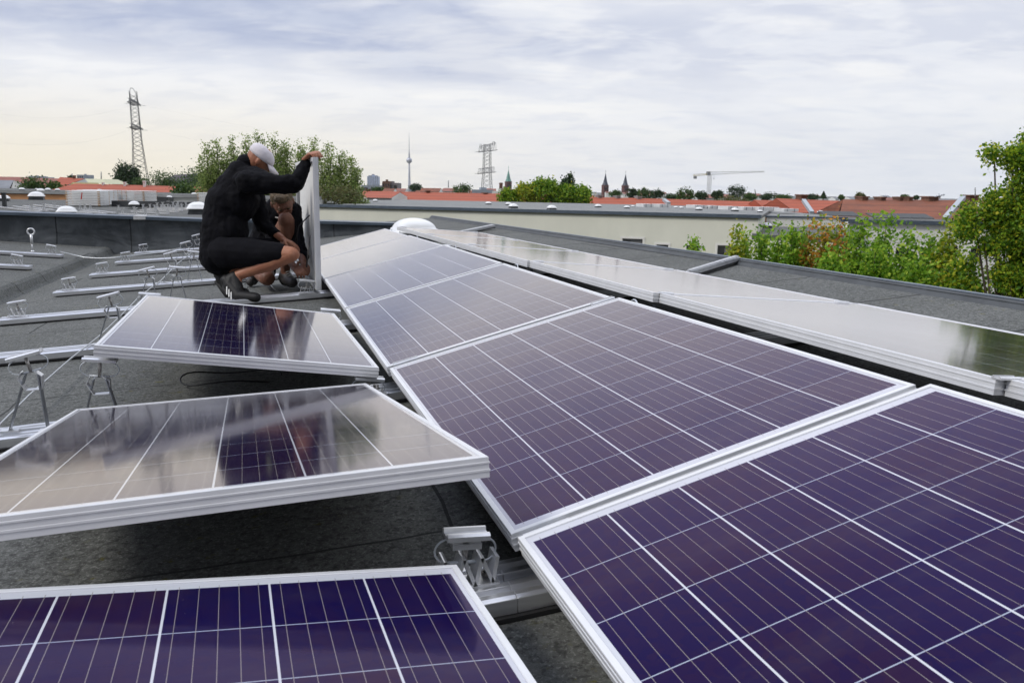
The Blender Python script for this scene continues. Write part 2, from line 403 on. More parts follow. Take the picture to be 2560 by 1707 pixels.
# ------------------------------------------------------------------ the roof we stand on
RX = [-2.24, -1.77, .46, 3.7]; RZ = [-1.050, -.985, -.837, -.550]
LX = [-11, -3.9, -3.0, -2.50, -2.40, -2.345, -2.31, -2.27, -2.24]; LZ = [-.40, -.830, -.893, -.928, -.930, -.938, -.962, -1.03, -1.050]
def drop(y): return .0065 * max(0, y - 4.5)
def roofz(x, y):
    if x >= -2.24: return float(np.interp(x, RX, RZ)) - drop(y)
    return float(np.interp(x, LX, LZ)) - drop(y)
GZ = -14.0
b = MB(); N = 4000
b.add([(-9000, -3000, GZ), (9000, -3000, GZ), (9000, 14000, GZ), (-9000, 14000, GZ)], [(0, 1, 2, 3)])
g = b.build('ground', ASPH); tag(g, None, None, kind='structure')

bld = root('apartment_building', (0, 5, GZ), 'flat roofed building with dark bitumen roof carrying the solar panels and both workers', 'building')
xs = LX[:-1] + [-2.24, -2.0, -1.77, -1.2, -.5, .1, .46, 1.0, 1.6, 2.2, 2.9, 3.7]
def strip(mb, xs, ys, smooth=False):
    n = len(xs); vs = [(x, y, roofz(x, y)) for y in ys for x in xs]
    fs = [(j * n + i, j * n + i + 1, (j + 1) * n + i + 1, (j + 1) * n + i) for j in range(len(ys) - 1) for i in range(n - 1)]
    mb.add(vs, fs, smooth)
b = MB(); strip(b, xs, [-4, 0, 3, 7, 9, 11, 13, 14.62])
xs2 = [1.95, 2.2, 2.9, 3.7]; strip(b, xs2, [14.62, 16.5, 18.6])
b.build('roof_deck', ROOF, bld)
b = MB(); b.box(-11, 3.74, -4, 14.8, GZ, -1.30); b.box(1.95, 3.74, 14.805, 18.6, GZ, -.80); b.build('wall', CREAM, bld)
b = MB()   # edge upstand on the right
for y0, y1 in ((-4, 7), (7, 18.62)):
    za, zb = roofz(3.7, y0), roofz(3.7, y1)
    pr = [(0, -.35), (.075, -.35), (.075, .036), (.062, .046), (.012, .046), (0, .036)]
    b.add([(3.70 + u, y0, za + w) for u, w in pr] + [(3.70 + u, y1, zb + w) for u, w in pr],
          [(i, (i + 1) % 6, 6 + (i + 1) % 6, 6 + i) for i in range(6)] + [(5, 4, 3, 2, 1, 0), (6, 7, 8, 9, 10, 11)])
    b.add([(3.665, y0, roofz(3.665, y0) + .004), (3.699, y0, za + .03), (3.699, y1, zb + .03), (3.665, y1, roofz(3.665, y1) + .004)], [(0, 1, 2, 3)])
b.build('roof_edge', EDGE, bld)
b = MB()   # slim bright drip strip on top of the upstand
for y0, y1 in ((-4, 7), (7, 18.62)):
    za, zb = roofz(3.7, y0) + .049, roofz(3.7, y1) + .049
    b.beam((3.745, y0, za), (3.745, y1, zb), .05, .006)
b.build('drip_strip', COPING, bld)
par = root('parapet_wall', (-2, 14.7, -1), 'dark bitumen clad parapet with blue grey metal coping at the end of the roof', 'wall')
TX = [-11, -3.83, -2.7, -.94, .95, 2.30]; TZ = [-.25, -.455, -.485, -.545, -.568, -.600]
b = MB(); n = 70; vs = []; 
for i in range(n + 1):
    x = -11 + (13.3) * i / n; zt = float(np.interp(x, TX, TZ)) - .035; zb = -1.25
    for k in range(9):
        z = zb + (zt - zb) * k / 8; w = 0
        if 0 < k < 8: w = .018 * math.sin(x * 2.1 + k) * math.sin(x * .9 + k * 1.7) + .010 * math.sin(x * 5 + k * 2)
        foot = max(0, 1 - (z - (roofz(x, 14.6))) / .10) if z > roofz(x, 14.6) - .05 else 1
        vs.append((x, 14.60 + w - .05 * foot, z))
fs = [(i * 9 + k, (i + 1) * 9 + k, (i + 1) * 9 + k + 1, i * 9 + k + 1) for i in range(n) for k in range(8)]
b.add(vs, fs, True)
b.build('upstand', UPST, par)
b = MB()
for i in range(len(TX) - 1):
    (x0, x1), (z0, z1) = TX[i:i + 2], TZ[i:i + 2]
    pr = [(0, -.045), (.012, -.045), (.012, -.01), (.34, -.01), (.34, -.05), (.352, -.05), (.352, .008), (0, 0)]
    b.add([(x0, 14.55 + u, z0 + w) for u, w in pr] + [(x1, 14.55 + u, z1 + w) for u, w in pr],
          [(j, (j + 1) % 8, 8 + (j + 1) % 8, 8 + j) for j in range(8)] + [tuple(range(7, -1, -1)), tuple(range(8, 16))])
recalc(b.build('coping', COPING, par))
b = MB(); xj = -1.85; zj = float(np.interp(xj, TX, TZ)); b.box(xj - .09, xj + .09, 14.545, 14.905, zj - .046, zj + .013); b.build('coping_joint', ALU, par)
b = MB(); b.box(-11, 2.3, 14.67, 14.85, -2.0, -.66); b.build('core', CREAM2, par)

# ------------------------------------------------------------------ solar panels
def make_panel_parts(rt):
    """local frame: x across 0..PW, y along 0..PL, z normal; top of frame at z=0"""
    fw, gz = .012, -.0025
    b = MB(); b.add([(fw, fw, gz), (PW - fw, fw, gz), (PW - fw, PL - fw, gz), (fw, PL - fw, gz)], [(0, 1, 2, 3)])
    o = b.build('cell_sheet', CELL, rt); uv = o.data.uv_layers.new(name='metres')
    for lp in o.data.loops: v = o.data.vertices[lp.vertex_index].co; uv.data[lp.index].uv = (v.x, v.y)
    b = MB(); b.add([(fw, fw, gz - .006), (PW - fw, fw, gz - .006), (PW - fw, PL - fw, gz - .006), (fw, PL - fw, gz - .006)], [(3, 2, 1, 0)])
    bs = b.build('back_sheet', BACKSHEET, rt)
    # frame profile: outer skin with three shallow ribs, top lip, bottom flange
    pr = [(0, -PT), (0, -.0285), (-.0015, -.028), (-.0015, -.024), (0, -.0235), (0, -.0135), (-.0015, -.013), (-.0015, -.010), (0, -.0095), (0, -.001), (.001, 0),
          (fw - .001, 0), (fw, -.001), (fw, -.004), (.004, -.005), (.004, -PT + .0025), (.03, -PT + .0025), (.03, -PT)]
    b = MB(); k = len(pr)
    def ring(u): return [(u, u), (PW - u, u), (PW - u, PL - u), (u, PL - u)]
    vs = []
    for u, w in pr:
        for x, y in ring(u): vs.append((x, y, w))
    fs = []
    for i in range(k):
        i2 = (i + 1) % k
        for c in range(4): c2 = (c + 1) % 4; fs.append((i * 4 + c, i * 4 + c2, i2 * 4 + c2, i2 * 4 + c))
    b.add(vs, fs); fr = recalc(b.build('frame', FRAME, rt))
    b = MB(); b.box(PW / 2 - .06, PW / 2 + .06, PL - .20, PL - .09, -.030, -.0086); b.build('junction_box', RUBBER, rt)
    return rt
def panel_matrix(nl, nr, fl):
    nl, nr, fl = Vector(nl), Vector(nr), Vector(fl)
    x = (nr - nl).normalized(); y = (fl - nl); y = (y - x * y.dot(x)).normalized(); z = x.cross(y)
    mm = Matrix.Identity(4)
    for i in range(3): mm[i][0] = x[i]; mm[i][1] = y[i]; mm[i][2] = z[i]; mm[i][3] = nl[i]
    return mm
proto = bpy.data.objects.new('solar_module', None); COL.objects.link(proto)
make_panel_parts(proto); index_children(proto); first = [True]
def panel(nl, nr, fl, label, group):
    if first[0]: o = proto; first[0] = False
    else: o = dup(proto)
    o.matrix_world = panel_matrix(nl, nr, fl); tag(o, label, 'solar panel', group); return o
YB = [-.205, 1.488, 3.195, 4.882, 6.573, 8.268]
ordn = ['nearest', 'second nearest', 'third nearest', 'fourth nearest', 'second farthest', 'farthest']
lb = ['purple solar panel filling the lower right of the picture, nearest of the centre row',
      'mauve solar panel of the centre row, second nearest, with the wide frame gap in front',
      'grey blue solar panel of the centre row beside the flat panel with dark reflection',
      'pale reflective solar panel of the centre row, fourth from the near end',
      'pale solar panel of the centre row directly beside the panel held upright',
      'farthest panel of the centre row, nearly white with sky reflection']
for i, y in enumerate(YB):
    dd = .010 * max(0, y + .8 - 6.5)
    zz = -.664 if i == 0 else (-.676 if i == 1 else -.694)
    panel((.458, y, zz - dd), (1.417, y, zz + .257 - dd), (.458, y + PL, zz - dd - (.01 if i > 3 else 0) - (.012 if i == 1 else 0)), lb[i], 'solar panels mounted in the centre row')
YC = [-.235, 1.420, 3.075, 4.730, 6.385, 8.040]
lc = ['nearest panel of the right row, only its frame corner showing at the edge',
      'long silvery panel of the right row reflecting green foliage',
      'silvery panel of the right row, third from the near end, above the black gap',
      'silvery panel of the right row, fourth from the near end',
      'white reflecting panel of the right row, second from the skylight dome',
      'farthest panel of the right row, its corner just below the skylight dome']
for i, y in enumerate(YC):
    xa, xb = max(1.53, 1.597 - .017 * y), max(1.53, 1.597 - .017 * (y + PL)); za, zb = -.390 - .0048 * y, -.390 - .0048 * (y + PL)
    panel((xa, y, za), (xa + .99, y, za - .066), (xb, y + PL, zb), lc[i], 'solar panels mounted in the right row')
panel((-.606, -.272, -.523), (.383, -.243, -.601), (-.66, 1.375, -.608), 'dark navy solar panel cut by the lower left edge of the picture', 'loose solar panels of the left row')
panel((-.591, 1.426, -.532), (.401, 1.453, -.498), (-.627, 3.06, -.763), 'tilted solar panel with raised near edge and blurred bracket reflections, left of centre', 'loose solar panels of the left row')
panel((-.565, 3.106, -.550), (.419, 3.122, -.679), (-.596, 4.755, -.579), 'solar panel mirroring the black clad worker, directly in front of the two workers', 'loose solar panels of the left row')
# panel held upright: long edge down, back towards the workers
panel((.395, 6.44, -.765), (.372, 6.44, .225), (.335, 8.09, -.775), 'white framed solar panel held upright by the worker in the cap', 'loose solar panels of the left row')
hp = [o for o in bpy.data.objects if o.get('label', '').startswith('white framed solar panel held')][0]
hm = panel_matrix((.432, 6.44, -.772), (.41, 6.44, .222), (.372, 8.09, -.782))
z = hm.col[2].to_3d()
if z.x < 0:  # glass must face +X (away from the workers)
    hm = panel_matrix((.432, 6.44, -.772), (.432, 6.44, .218), (.372, 8.09, -.782))
hp.matrix_world = hm
if hm.col[2].x < 0:
    x, y = hm.col[0].to_3d(), hm.col[1].to_3d()
    hp.matrix_world = panel_matrix(Vector((.432, 6.44, .218)), Vector((.432, 6.44, -.772)), Vector((.372, 8.09, .208)))

# ------------------------------------------------------------------ rails with brackets
def bar_profile(b, c, ax, ay, az, ln=.112):
    """clamp bar extrusion centred at c, long along ax; ay across, az normal"""
    pr = [(-.026, -.006), (.026, -.006), (.026, .004), (.020, .008), (.014, .008), (.011, .001), (-.011, .001), (-.014, .008), (-.020, .008), (-.026, .004)]
    b.extrude(pr, c - ax * ln / 2, c + ax * ln / 2, ay, az)
def arc(c, u, v, r, r2, a0, a1, n=12): return [c + u * (r * math.cos(a0 + (a1 - a0) * i / n)) + v * (r2 * math.sin(a0 + (a1 - a0) * i / n)) for i in range(n + 1)]
def bracket(rail, x, y, zr, h, tilt, tall, big=False):
    """x,y foot; zr rail top; h height of bar above rail; tilt = slope of the bar across"""
    X = Vector((math.cos(tilt), 0, math.sin(tilt))); Y = Vector((0, 1, 0)); Zn = Vector((-math.sin(tilt), 0, math.cos(tilt)))
    c = Vector((x, y, zr + h)); base = tuple(rail['_base'])
    br = bpy.data.objects.new('tall_bracket' if tall else 'low_bracket', None); COL.objects.link(br); br.parent = rail
    br.location = Vector((x, y, zr)) - Vector(base); br['_base'] = (x, y, zr)
    b = MB(); bar_profile(b, c, X, Y, Zn, .088 if big else .112); recalc(b.build('clamp_bar', ALU, br))
    hh = c - Zn * .065
    b = MB(); b.tube([c - Zn * .005, hh], .006, 8); b.build('bolt', STEEL, br)
    b = MB()   # spring wire clip: two rounded loops under the bar
    for sg in (-1, 1):
        cc = c - Zn * .035 + X * sg * .034
        b.tube(arc(cc, X * sg, Zn, .030, .026, -math.pi / 2, math.pi / 2, 10), .0022, 6)
    b.tube([c - Zn * .061 - X * .034, c - Zn * .061 + X * .034], .004, 6)
    b.build('wire_clip', CLIP, br)
    if tall:
        b = MB()
        fa, fb = Vector((x - .07, y + .01, zr + .002)), Vector((x + .06, y - .02, zr + .002))
        ta, tb = hh + Vector((-.018, 0, -.004)), hh + Vector((.024, 0, -.004))
        b.beam(fa, ta, .0035, .036, (0, 1, 0)); b.build('leg', LEGM, br)
        b = MB(); b.beam(fb, tb + Vector((0, -.01, .0)), .0035, .036, (0, 1, 0)); b.build('leg', LEGM, br)
        b = MB()   # folded strap loop under the head
        p = [hh + Vector(q) for q in ((-.030, 0, .004), (-.042, 0, -.02), (-.020, 0, -.062), (.032, 0, -.060), (.034, 0, -.012), (.012, 0, .006))]
        for i in range(5): b.beam(p[i], p[i + 1], .003, .034, (0, 1, 0))
        b.build('strap', ALU, br)
        b = MB(); b.beam(fa + Vector((-.03, 0, .002)), fa + Vector((.03, 0, .002)), .04, .005); b.build('foot_plate', ALU, br); b = MB(); b.beam(fb + Vector((-.03, 0, .002)), fb + Vector((.03, 0, .002)), .04, .005); b.build('foot_plate', ALU, br)
    else:
        b = MB(); z0 = zr + .004   # zig-zag folded foot
        zt = max(zr + h - .045, zr + .02); pts = [(-.055, z0), (-.042, zt), (-.024, z0 + .006), (-.008, zt), (.012, z0), (.024, zt), (.044, z0 + .004), (.052, zt)]
        thk = .0075 if big else .0025
        for (xa, za), (xb, zb) in zip(pts[:-1], pts[1:]): b.beam((x + xa * (1.15 if big else 1), y, za), (x + xb * (1.15 if big else 1), y, zb), thk, .05 if big else .030, (0, 1, 0))
        b.beam((x - .065, y, z0), (x + .065, y, z0), .05, .005)
        b.build('folded_foot', ALU, br)
        if big: b = MB(); b.beam(c - Zn * .022 - X * .030, c - Zn * .022 + X * .030, .030, .012); b.build('clamp_block', ALU, br)
    return br
def rail_profile(b, p, q, w=.17):
    """flat tray extrusion, top about 45 mm above the roof"""
    d = (Vector(q) - Vector(p)).normalized(); Yv = Vector((0, 1, 0)); Zv = d.cross(Yv).normalized()
    if Zv.z < 0: Zv = -Zv
    h = w / 2
    pr = [(-h, -.036), (h, -.036), (h, -.004), (h - .010, 0), (h - .026, 0), (h - .032, -.012), (.040, -.012), (.036, .0), (.018, .0), (.014, -.014), (-.014, -.014), (-.018, 0), (-.036, 0), (-.040, -.012), (-h + .032, -.012), (-h + .026, 0), (-h + .010, 0), (-h, -.004)]
    b.extrude(pr, p, q, Yv, Zv)
RY = [1.53, 3.25, 4.97, 6.60, 8.30, 9.98, 11.68, 13.40]
names = ['nearest', 'second', 'third', 'fourth', 'fifth', 'sixth', 'seventh', 'last']
for i, y in enumerate(RY):
    x0 = -1.80 if i > 0 else -1.80; x1 = 2.72
    if i == 6: x1 = 1.0
    if i == 7: x1 = .3
    lab = ['aluminium base rail nearest the camera, with bolted folded bracket by the panel corner',
           'aluminium base rail under the two tall brackets at the left picture edge',
           'aluminium base rail running behind the panel that mirrors the worker, third from the camera',
           'aluminium base rail under the shoe of the worker in the cap',
           'aluminium base rail directly behind the crouching workers, fifth from the camera',
           'aluminium base rail between the fifth and the wired rail, sixth from the camera',
           'seventh aluminium base rail, whose right end shows past the held panel',
           'last aluminium base rail, at the foot of the dark parapet'][i]
    rt = root('base_rail', (0, y, roofz(0, y) + .045), lab, 'rail', 'aluminium base rails on the roof')
    seg = [x for x in (x0, .46, x1) if True]; seg = sorted(set(seg)) if x1 > .46 else [x0, x1]
    rb = MB(); mbm = MB()
    for a, c in zip(seg[:-1], seg[1:]):
        rail_profile(rb, (a, y, roofz(a, y) + .048), (c, y, roofz(c, y) + .048))
        for xx in (a,):
            pass
    xm = [x for x in (x0 + .03, -1.77, .46, x1 - .05) if x0 < x < x1]; vs = []
    for xx in xm: z_ = roofz(xx, y); vs += [(xx, y - .096, z_ + .001), (xx, y + .096, z_ + .001), (xx, y + .096, z_ + .011), (xx, y - .096, z_ + .011)]
    mbm.add(vs, [(4 * k + e, 4 * k + (e + 1) % 4, 4 * k + 4 + (e + 1) % 4, 4 * k + 4 + e) for k in range(len(xm) - 1) for e in range(4)] + [(3, 2, 1, 0), tuple(4 * (len(xm) - 1) + e for e in range(4))])
    recalc(rb.build('rail_profile', ALU_R, rt, bevel=.0015)); mbm.build('rubber_mat', RUBBER, rt)
    def rz(x): return roofz(x, y) + .048
    bracket(rt, -1.68, y, rz(-1.68), .105, .16, False)
    yb = y - .03
    if x1 > .2 and not (i == 7):
        hA = {0: .30, 1: .27, 2: .262}.get(i, .27)
        bracket(rt, -.81, yb, rz(-.81), .275, .26, True)
        bracket(rt, -.60 + (.03 if i == 1 else 0), yb, rz(-.60), hA if i != 1 else .235, -.10, True)
    if i in (0,): bracket(rt, .378, 1.535, rz(.378), .108, -.05, False, True)
    elif i == 2: bracket(rt, .375, 4.87, rz(.375), .093, -.12, False)
    elif i == 1: bracket(rt, .385, 3.155, rz(.385), .055 + .012, -.12, False)
    elif i == 3: bracket(rt, .33, 6.53, rz(.33), .10, -.1, False)
    if i in (4, 5): bracket(rt, .30, yb, rz(.30), .10, -.1, False)
    if i < 6:   # ridge supports between centre and right row, low supports both sides
        yj = [1.467, 3.17, 4.862, 6.55, 8.245, 9.94][i]
        dd = .010 * max(0, yj - 6.5)
        b = MB(); b.beam((1.36, yj, rz(1.36)), (1.37, yj, -.50 - dd), .004, .036, (0, 1, 0)); b.build('leg', LEGM, rt)
        b = MB(); b.beam((1.62, yj, rz(1.62)), (1.60, yj, -.47 - dd), .004, .036, (0, 1, 0)); b.build('leg', LEGM, rt)
        b = MB(); b.beam((1.44, yj + .01, -.545 - dd), (1.54, yj + .01, -.515 - dd), .04, .025); b.build('ridge_block', LEGM, rt)
        b = MB(); b.tube(arc(Vector((1.50, yj - .01, -.475 - dd)), Vector((0, 1, 0)), Vector((0, 0, 1)), .035, .03, 0, 2 * math.pi, 14)[:-1], .004, 6, True); b.build('wire_clip', CLIP, rt)
        # mid clamps in the joints of both rows
        for xa, za, sl, nm in ((.53, -.672, .268, 0), (1.36, -.452, .268, 0), (1.60, -.405, -.065, 1), (2.47, -.462, -.065, 1)):
            if i == 5 and nm == 0 and xa < 1: continue
            yy = yj if nm == 0 else [1.4175, 3.0725, 4.7275, 6.3825, 8.0375, 9.69][i]
            zc = za - dd - (.028 if i > 1 and nm == 0 else 0) + .004 if nm == 0 else -.390 - .0048 * yy - .066 * (xa - max(1.53, 1.597 - .017 * yy)) + .003
            b = MB(); Xv = Vector((1, 0, sl)).normalized(); Zv = Vector((-sl, 0, 1)).normalized()
            bar_profile(b, Vector((xa, yy, zc - .002)), Xv, Vector((0, 1, 0)) * (.62 if nm == 0 else .5), Zv * (1 if nm == 0 else .5), .10 if nm == 0 else .06); recalc(b.build('mid_clamp', ALU, rt))
    if i in (0, 1, 2):   # bolt head on the rail
        b = MB(); b.lathe([(.016, 0), (.016, .006), (.011, .007), (.011, .018), (.007, .0185), (.006, .012)], (.425, y + .02, rz(.425) - .008), 16); b.build('bolt_head', STEEL, rt)
# rails of the left roof plane
for j, (y, xr) in enumerate(((12.15, -2.50), (10.4, -2.47))):
    lab = ['far base rail left of the valley, its wire running across to the others', 'near base rail left of the roof valley, cut by the left picture edge'][j]
    rt = root('base_rail', (-4, y, roofz(-4, y)), lab, 'rail', 'aluminium base rails on the roof'); b = MB()
    for a, c in ((-7.5, -3.9), (-3.9, -3.0), (-3.0, xr)): rail_profile(b, (a, y, roofz(a, y) + .05), (c, y, roofz(c, y) + .05), .15)
    recalc(b.build('rail_profile', ALU_R, rt)); b = MB()
    b.beam((-7.5, y, roofz(-7.5, y) + .006), (-3.9, y, roofz(-3.9, y) + .006), .19, .010); b.beam((-3.9, y, roofz(-3.9, y) + .006), (xr - .02, y, roofz(xr, y) + .006), .19, .010); b.build('rubber_mat', RUBBER, rt)
    bracket(rt, xr - .13, y, roofz(xr - .1, y) + .05, .11, -.22, False)
for (xa, ya, xb, yb2, w_, l) in ((1722, 683, 1842, 646, .05, 'short aluminium rail running from the right panel row to the roof edge'), (1150, 582, 1232, 565, .10, 'far short aluminium rail reaching the roof edge beside the skylight')):
    pa, pb_ = onz(xa, ya, -.578 if xa > 1500 else -.65), onz(xb, yb2, -.515 if xa > 1500 else -.56)
    rt = root('base_rail', pa, l, 'rail', 'aluminium base rails on the roof'); b = MB(); b.beam(pa, pb_, w_, .03); b.beam(pa + Vector((0, w_ * .3, .018)), pb_ + Vector((0, w_ * .3, .018)), w_ * .25, .012); b.beam(pa - Vector((0, w_ * .3, -.018)), pb_ + Vector((0, -w_ * .3, .018)), w_ * .25, .012); b.build('rail_profile', ALU_R, rt)
    b = MB(); b.beam(pa - Vector((0, 0, .022)), pb_ - Vector((0, 0, .022)), w_ * 1.2, .012); b.build('rubber_mat', RUBBER, rt)

def wire(name, pts, r, mat_, label, cat, group=None, n=6, offs=None):
    b = MB(); b.tube(pts, r, n); o = b.build(name, mat_, off=None); tag(o, label, cat, group); return o
wire('guide_wire', [(-.93, -1, roofz(-.93, -1) + .055)] + [(-.93, y, roofz(-.93, y) + .062 + .012 * math.sin(y * 2)) for y in np.arange(.5, 13.3, .8)], .0045, WIRE, 'thin grey earthing wire laid across the rails beside the tall brackets', 'wire')
wire('earthing_wire', [(-2.52, 12.1, -.89), (-2.2, 11.9, -.95), (-2.0, 11.8, -.955), (-1.8, 11.72, -.94), (-1.72, 11.7, -.925), (-1.3, 12.0, -.90), (-1.15, 13.3, -.93)], .008, WIRE, 'bare wire crossing the roof valley between two rails', 'wire')
kp = [onz(670, 705, -.885), onz(683, 722, -.868), onz(700, 735, -.885), onz(725, 738, -.885), onz(755, 735, -.872), onz(785, 729, -.87), onz(808, 722, -.86)]
wire('black_cable', kp, .006, CABLE, 'black cable looping over the rail beside the foot of the worker', 'cable')
wire('module_cable', [(.428, 7.0, .03)] and [pt(774, 538, 6.75), pt(762, 550, 6.72), pt(748, 564, 6.70), pt(744, 580, 6.72), pt(740, 610, 6.75)], .006, CABLE, 'black module lead dangling from the back of the held panel', 'cable')
wire('black_tool', [pt(775, 589, 6.5), pt(772, 615, 6.45), pt(766.5, 668, 6.38)], .006, CABLE, 'thin black lead hanging down to the hands at the bracket', 'cable')
b = MB(); c0 = Vector((-.15, 2.9, -.86))
b.tube([c0 + Vector((.22 * math.cos(a), .14 * math.sin(a) * 1.0, .012 * math.sin(3 * a))) for a in np.linspace(0, 5.6, 26)], .004, 6)
o = b.build('coiled_cable', CABLE); tag(o, 'black cable coiled on the roof under the worker mirroring panel', 'cable')
o.location = (0, 1.0, 0)
# anchor eye on the left roof plane
f = Vector((-3.03, 12.9, roofz(-3.03, 12.9)))
rt = root('anchor_post', f, 'single ring topped safety anchor standing on the left roof plane', 'anchor')
b = MB(); b.tube([f, f + Vector((0, 0, .12))], .009, 8); b.tube([f + Vector((0, 0, .11)), f + Vector((0, 0, .235))], .017, 10); b.lathe([(.03, 0), (.02, .012), (.01, .02)], f, 12); b.build('post', ALU, rt)
b = MB(); b.tube(arc(f + Vector((0, 0, .275)), Vector((1, 0, 0)), Vector((0, 0, 1)), .043, .043, 0, 2 * math.pi, 20)[:-1], .011, 8, True); b.build('ring', ALU, rt)

# ------------------------------------------------------------------ skylight domes
def dome_parts(rt, s=1.0):
    """local origin at curb foot; 0.62 m square flange"""
    w = .31 * s; b = MB(); b.hexa([(-w * .9, -w * .9, 0), (w * .9, -w * .9, 0), (w * .9, w * .9, 0), (-w * .9, w * .9, 0), (-w * .8, -w * .8, .14 * s), (w * .8, -w * .8, .14 * s), (w * .8, w * .8, .14 * s), (-w * .8, w * .8, .14 * s)])
    b.build('curb', EDGE, rt)
    b = MB()
    def sq(r, e=6, n=32):
        out = []
        for j in range(n):
            a = 2 * math.pi * j / n; c, s_ = math.cos(a), math.sin(a); k = (abs(c) ** e + abs(s_) ** e) ** (-1 / e); out.append((r * c * k, r * s_ * k))
        return out
    rings = [(w, .141, 8), (w, .165, 8), (w * .93, .172, 8), (w * .91, .20, 8), (w * .86, .205, 7)]
    vs = []; n = 32
    for r, z, e in rings: vs += [(x, y, z * s) for x, y in sq(r, e)]
    for k in range(1, 9):
        t = k / 8; a = t * math.pi / 2; r = w * .84 * math.cos(a) + .002; e = 6 - 4 * t; vs += [(x, y, (.205 + .135 * math.sin(a) ** 1.0) * s) for x, y in sq(r, e)]
    m_ = len(rings) + 8
    fs = [(i * n + j, i * n + (j + 1) % n, (i + 1) * n + (j + 1) % n, (i + 1) * n + j) for i in range(m_ - 1) for j in range(n)] + [tuple((m_ - 1) * n + j for j in range(n)), tuple(range(n - 1, -1, -1))]
    b.add(vs, fs, True); b.build('dome', DOME, rt)
dome0 = bpy.data.objects.new('skylight', None); COL.objects.link(dome0); dome_parts(dome0); index_children(dome0); dfirst = [True]
def skylight(loc, sc, label, rot=0, group='white skylight domes'):
    o = dome0 if dfirst[0] else dup(dome0); dfirst[0] = False
    o.location = loc; o.scale = (sc, sc, sc); o.rotation_euler = (0, 0, rot); tag(o, label, 'skylight', group); return o
skylight((2.06, 11.55, roofz(2.06, 11.5) - .01), 1.03, 'large white acrylic skylight dome at the far end of the right panel row', R(4))
def dome_px(x, ybase, wpx, label, z=None, d=None, lift=0.0):
    """dome whose base centre is seen at (x,ybase), flange w px wide, on roof level z"""
    p = onz(x, ybase, z) if z is not None else pt(x, ybase, d)
    depth = (Vector(M[:, 2])).dot(p); w = wpx * depth / FOC
    skylight(p, w / .66, label, R(5))

# ------------------------------------------------------------------ neighbouring roofs (left, beyond the parapet)
NZ = -1.15
nb = root('neighbour_building', (-12, 30, GZ), 'flat roofed neighbouring block beyond the parapet, covered with rails and white skylight domes', 'building')
b = MB()
pA = [(-48, 15.2), (.25, 15.2), (.25, 40.5), (-6.0, 42.5), (-6.3, 64), (-48, 64)]
n = len(pA); b.add([(x, y, NZ) for x, y in pA] + [(x, y, NZ - .25) for x, y in pA], [tuple(range(n))] + [tuple(range(2 * n - 1, n - 1, -1))] + [(i, (i + 1) % n, n + (i + 1) % n, n + i) for i in range(n)])
recalc(b.build('roof_deck', ROOF2, nb))
b = MB(); b.box(-47.8, .1, 15.4, 40.2, GZ, NZ - .26); b.box(-47.8, -6.5, 40.2, 63.8, GZ, NZ - .26); b.build('wall', WHITER, nb)
b = MB()
def pxbeam(x0, y0, x1, y1, z, th, h):
    p, q = onz(x0, y0, z), onz(x1, y1, z); b.beam(p + Vector((0, 0, h / 2)), q + Vector((0, 0, h / 2)), th, h)
pxbeam(284, 516.5, 505, 521, NZ, .3, .30); b.build('roof_upstand', DARKWALL, nb)
tag(nb, None, None)
# light grey parapet and orange wall further left
def block_px(name, x0, yt0, x1, yt1, ybot, d, depth, mat_, label, cat, group=None, parent=None, d1=None, pname=None, zbot=None):
    """solid block whose front top edge runs from (x0,yt0) to (x1,yt1)"""
    d1 = d1 or d; p, q = pt(x0, yt0, d), pt(x1, yt1, d1); zb = pt((x0 + x1) / 2, ybot, d).z if zbot is None else zbot
    back = Vector((M[0, 2], M[1, 2], 0)).normalized() * depth
    P = [Vector((p.x, p.y, zb)), Vector((q.x, q.y, zb)), Vector((q.x, q.y, zb)) + back, Vector((p.x, p.y, zb)) + back, p, q, q + back, p + back]
    b = MB(); b.hexa(P)
    if parent is not None: return b.build(pname or name, mat_, parent)
    o = b.build(name, mat_); tag(o, label, cat, group); return o
fb = root('flat_roof_building', pt(100, 490, 70), 'pale grey edged flat roof with orange wall strip, far left behind the domes', 'building')
block_px('', -60, 474, 165, 478, 0, 68, .5, CONC, 0, 0, parent=fb, pname='parapet', zbot=pt(50, 484, 68).z)
block_px('', -60, 484, 165, 488, 0, 68.2, 22, ORANGER, 0, 0, parent=fb, pname='wall', zbot=GZ)
b = MB(); p = [pt(-60, 475.5, 68.6), pt(165, 479.5, 68.6), pt(175, 474, 95), pt(-60, 469, 95)]; b.add(p, [(0, 1, 2, 3)]); b.build('roof_deck', ROOF2, fb)
fb = root('flat_roof_building', pt(420, 495, 70), 'flat roof with pale grey edge before the long orange roof, left of the workers', 'building')
block_px('', 352, 485, 800, 492, 0, 62, .5, CONC, 0, 0, parent=fb, pname='parapet', zbot=pt(500, 495, 62).z)
block_px('', 352, 493, 800, 500, 0, 62.2, 20, CREAM2, 0, 0, parent=fb, pname='wall', zbot=GZ)
b = MB(); p = [pt(352, 486.5, 62.6), pt(800, 494, 62.6), pt(800, 487, 90), pt(352, 480, 90)]; b.add(p, [(0, 1, 2, 3)]); b.build('roof_deck', ROOF2, fb)
for x, y, w, l in ((92, 500, 40, 'white skylight dome on the neighbouring roof left of the stacked panel packs'), (10, 503, 30, 'white skylight dome at the left picture edge behind the dark post'), (168, 541, 50, 'large white skylight dome just above the dark parapet in front of the stacked packs'),
                   (336, 518, 29, 'white skylight dome on the neighbouring roof right of the stacked packs'), (496, 536, 60, 'white skylight dome close behind the back of the worker in the cap')):
    dome_px(x, y, w, l, z=NZ)
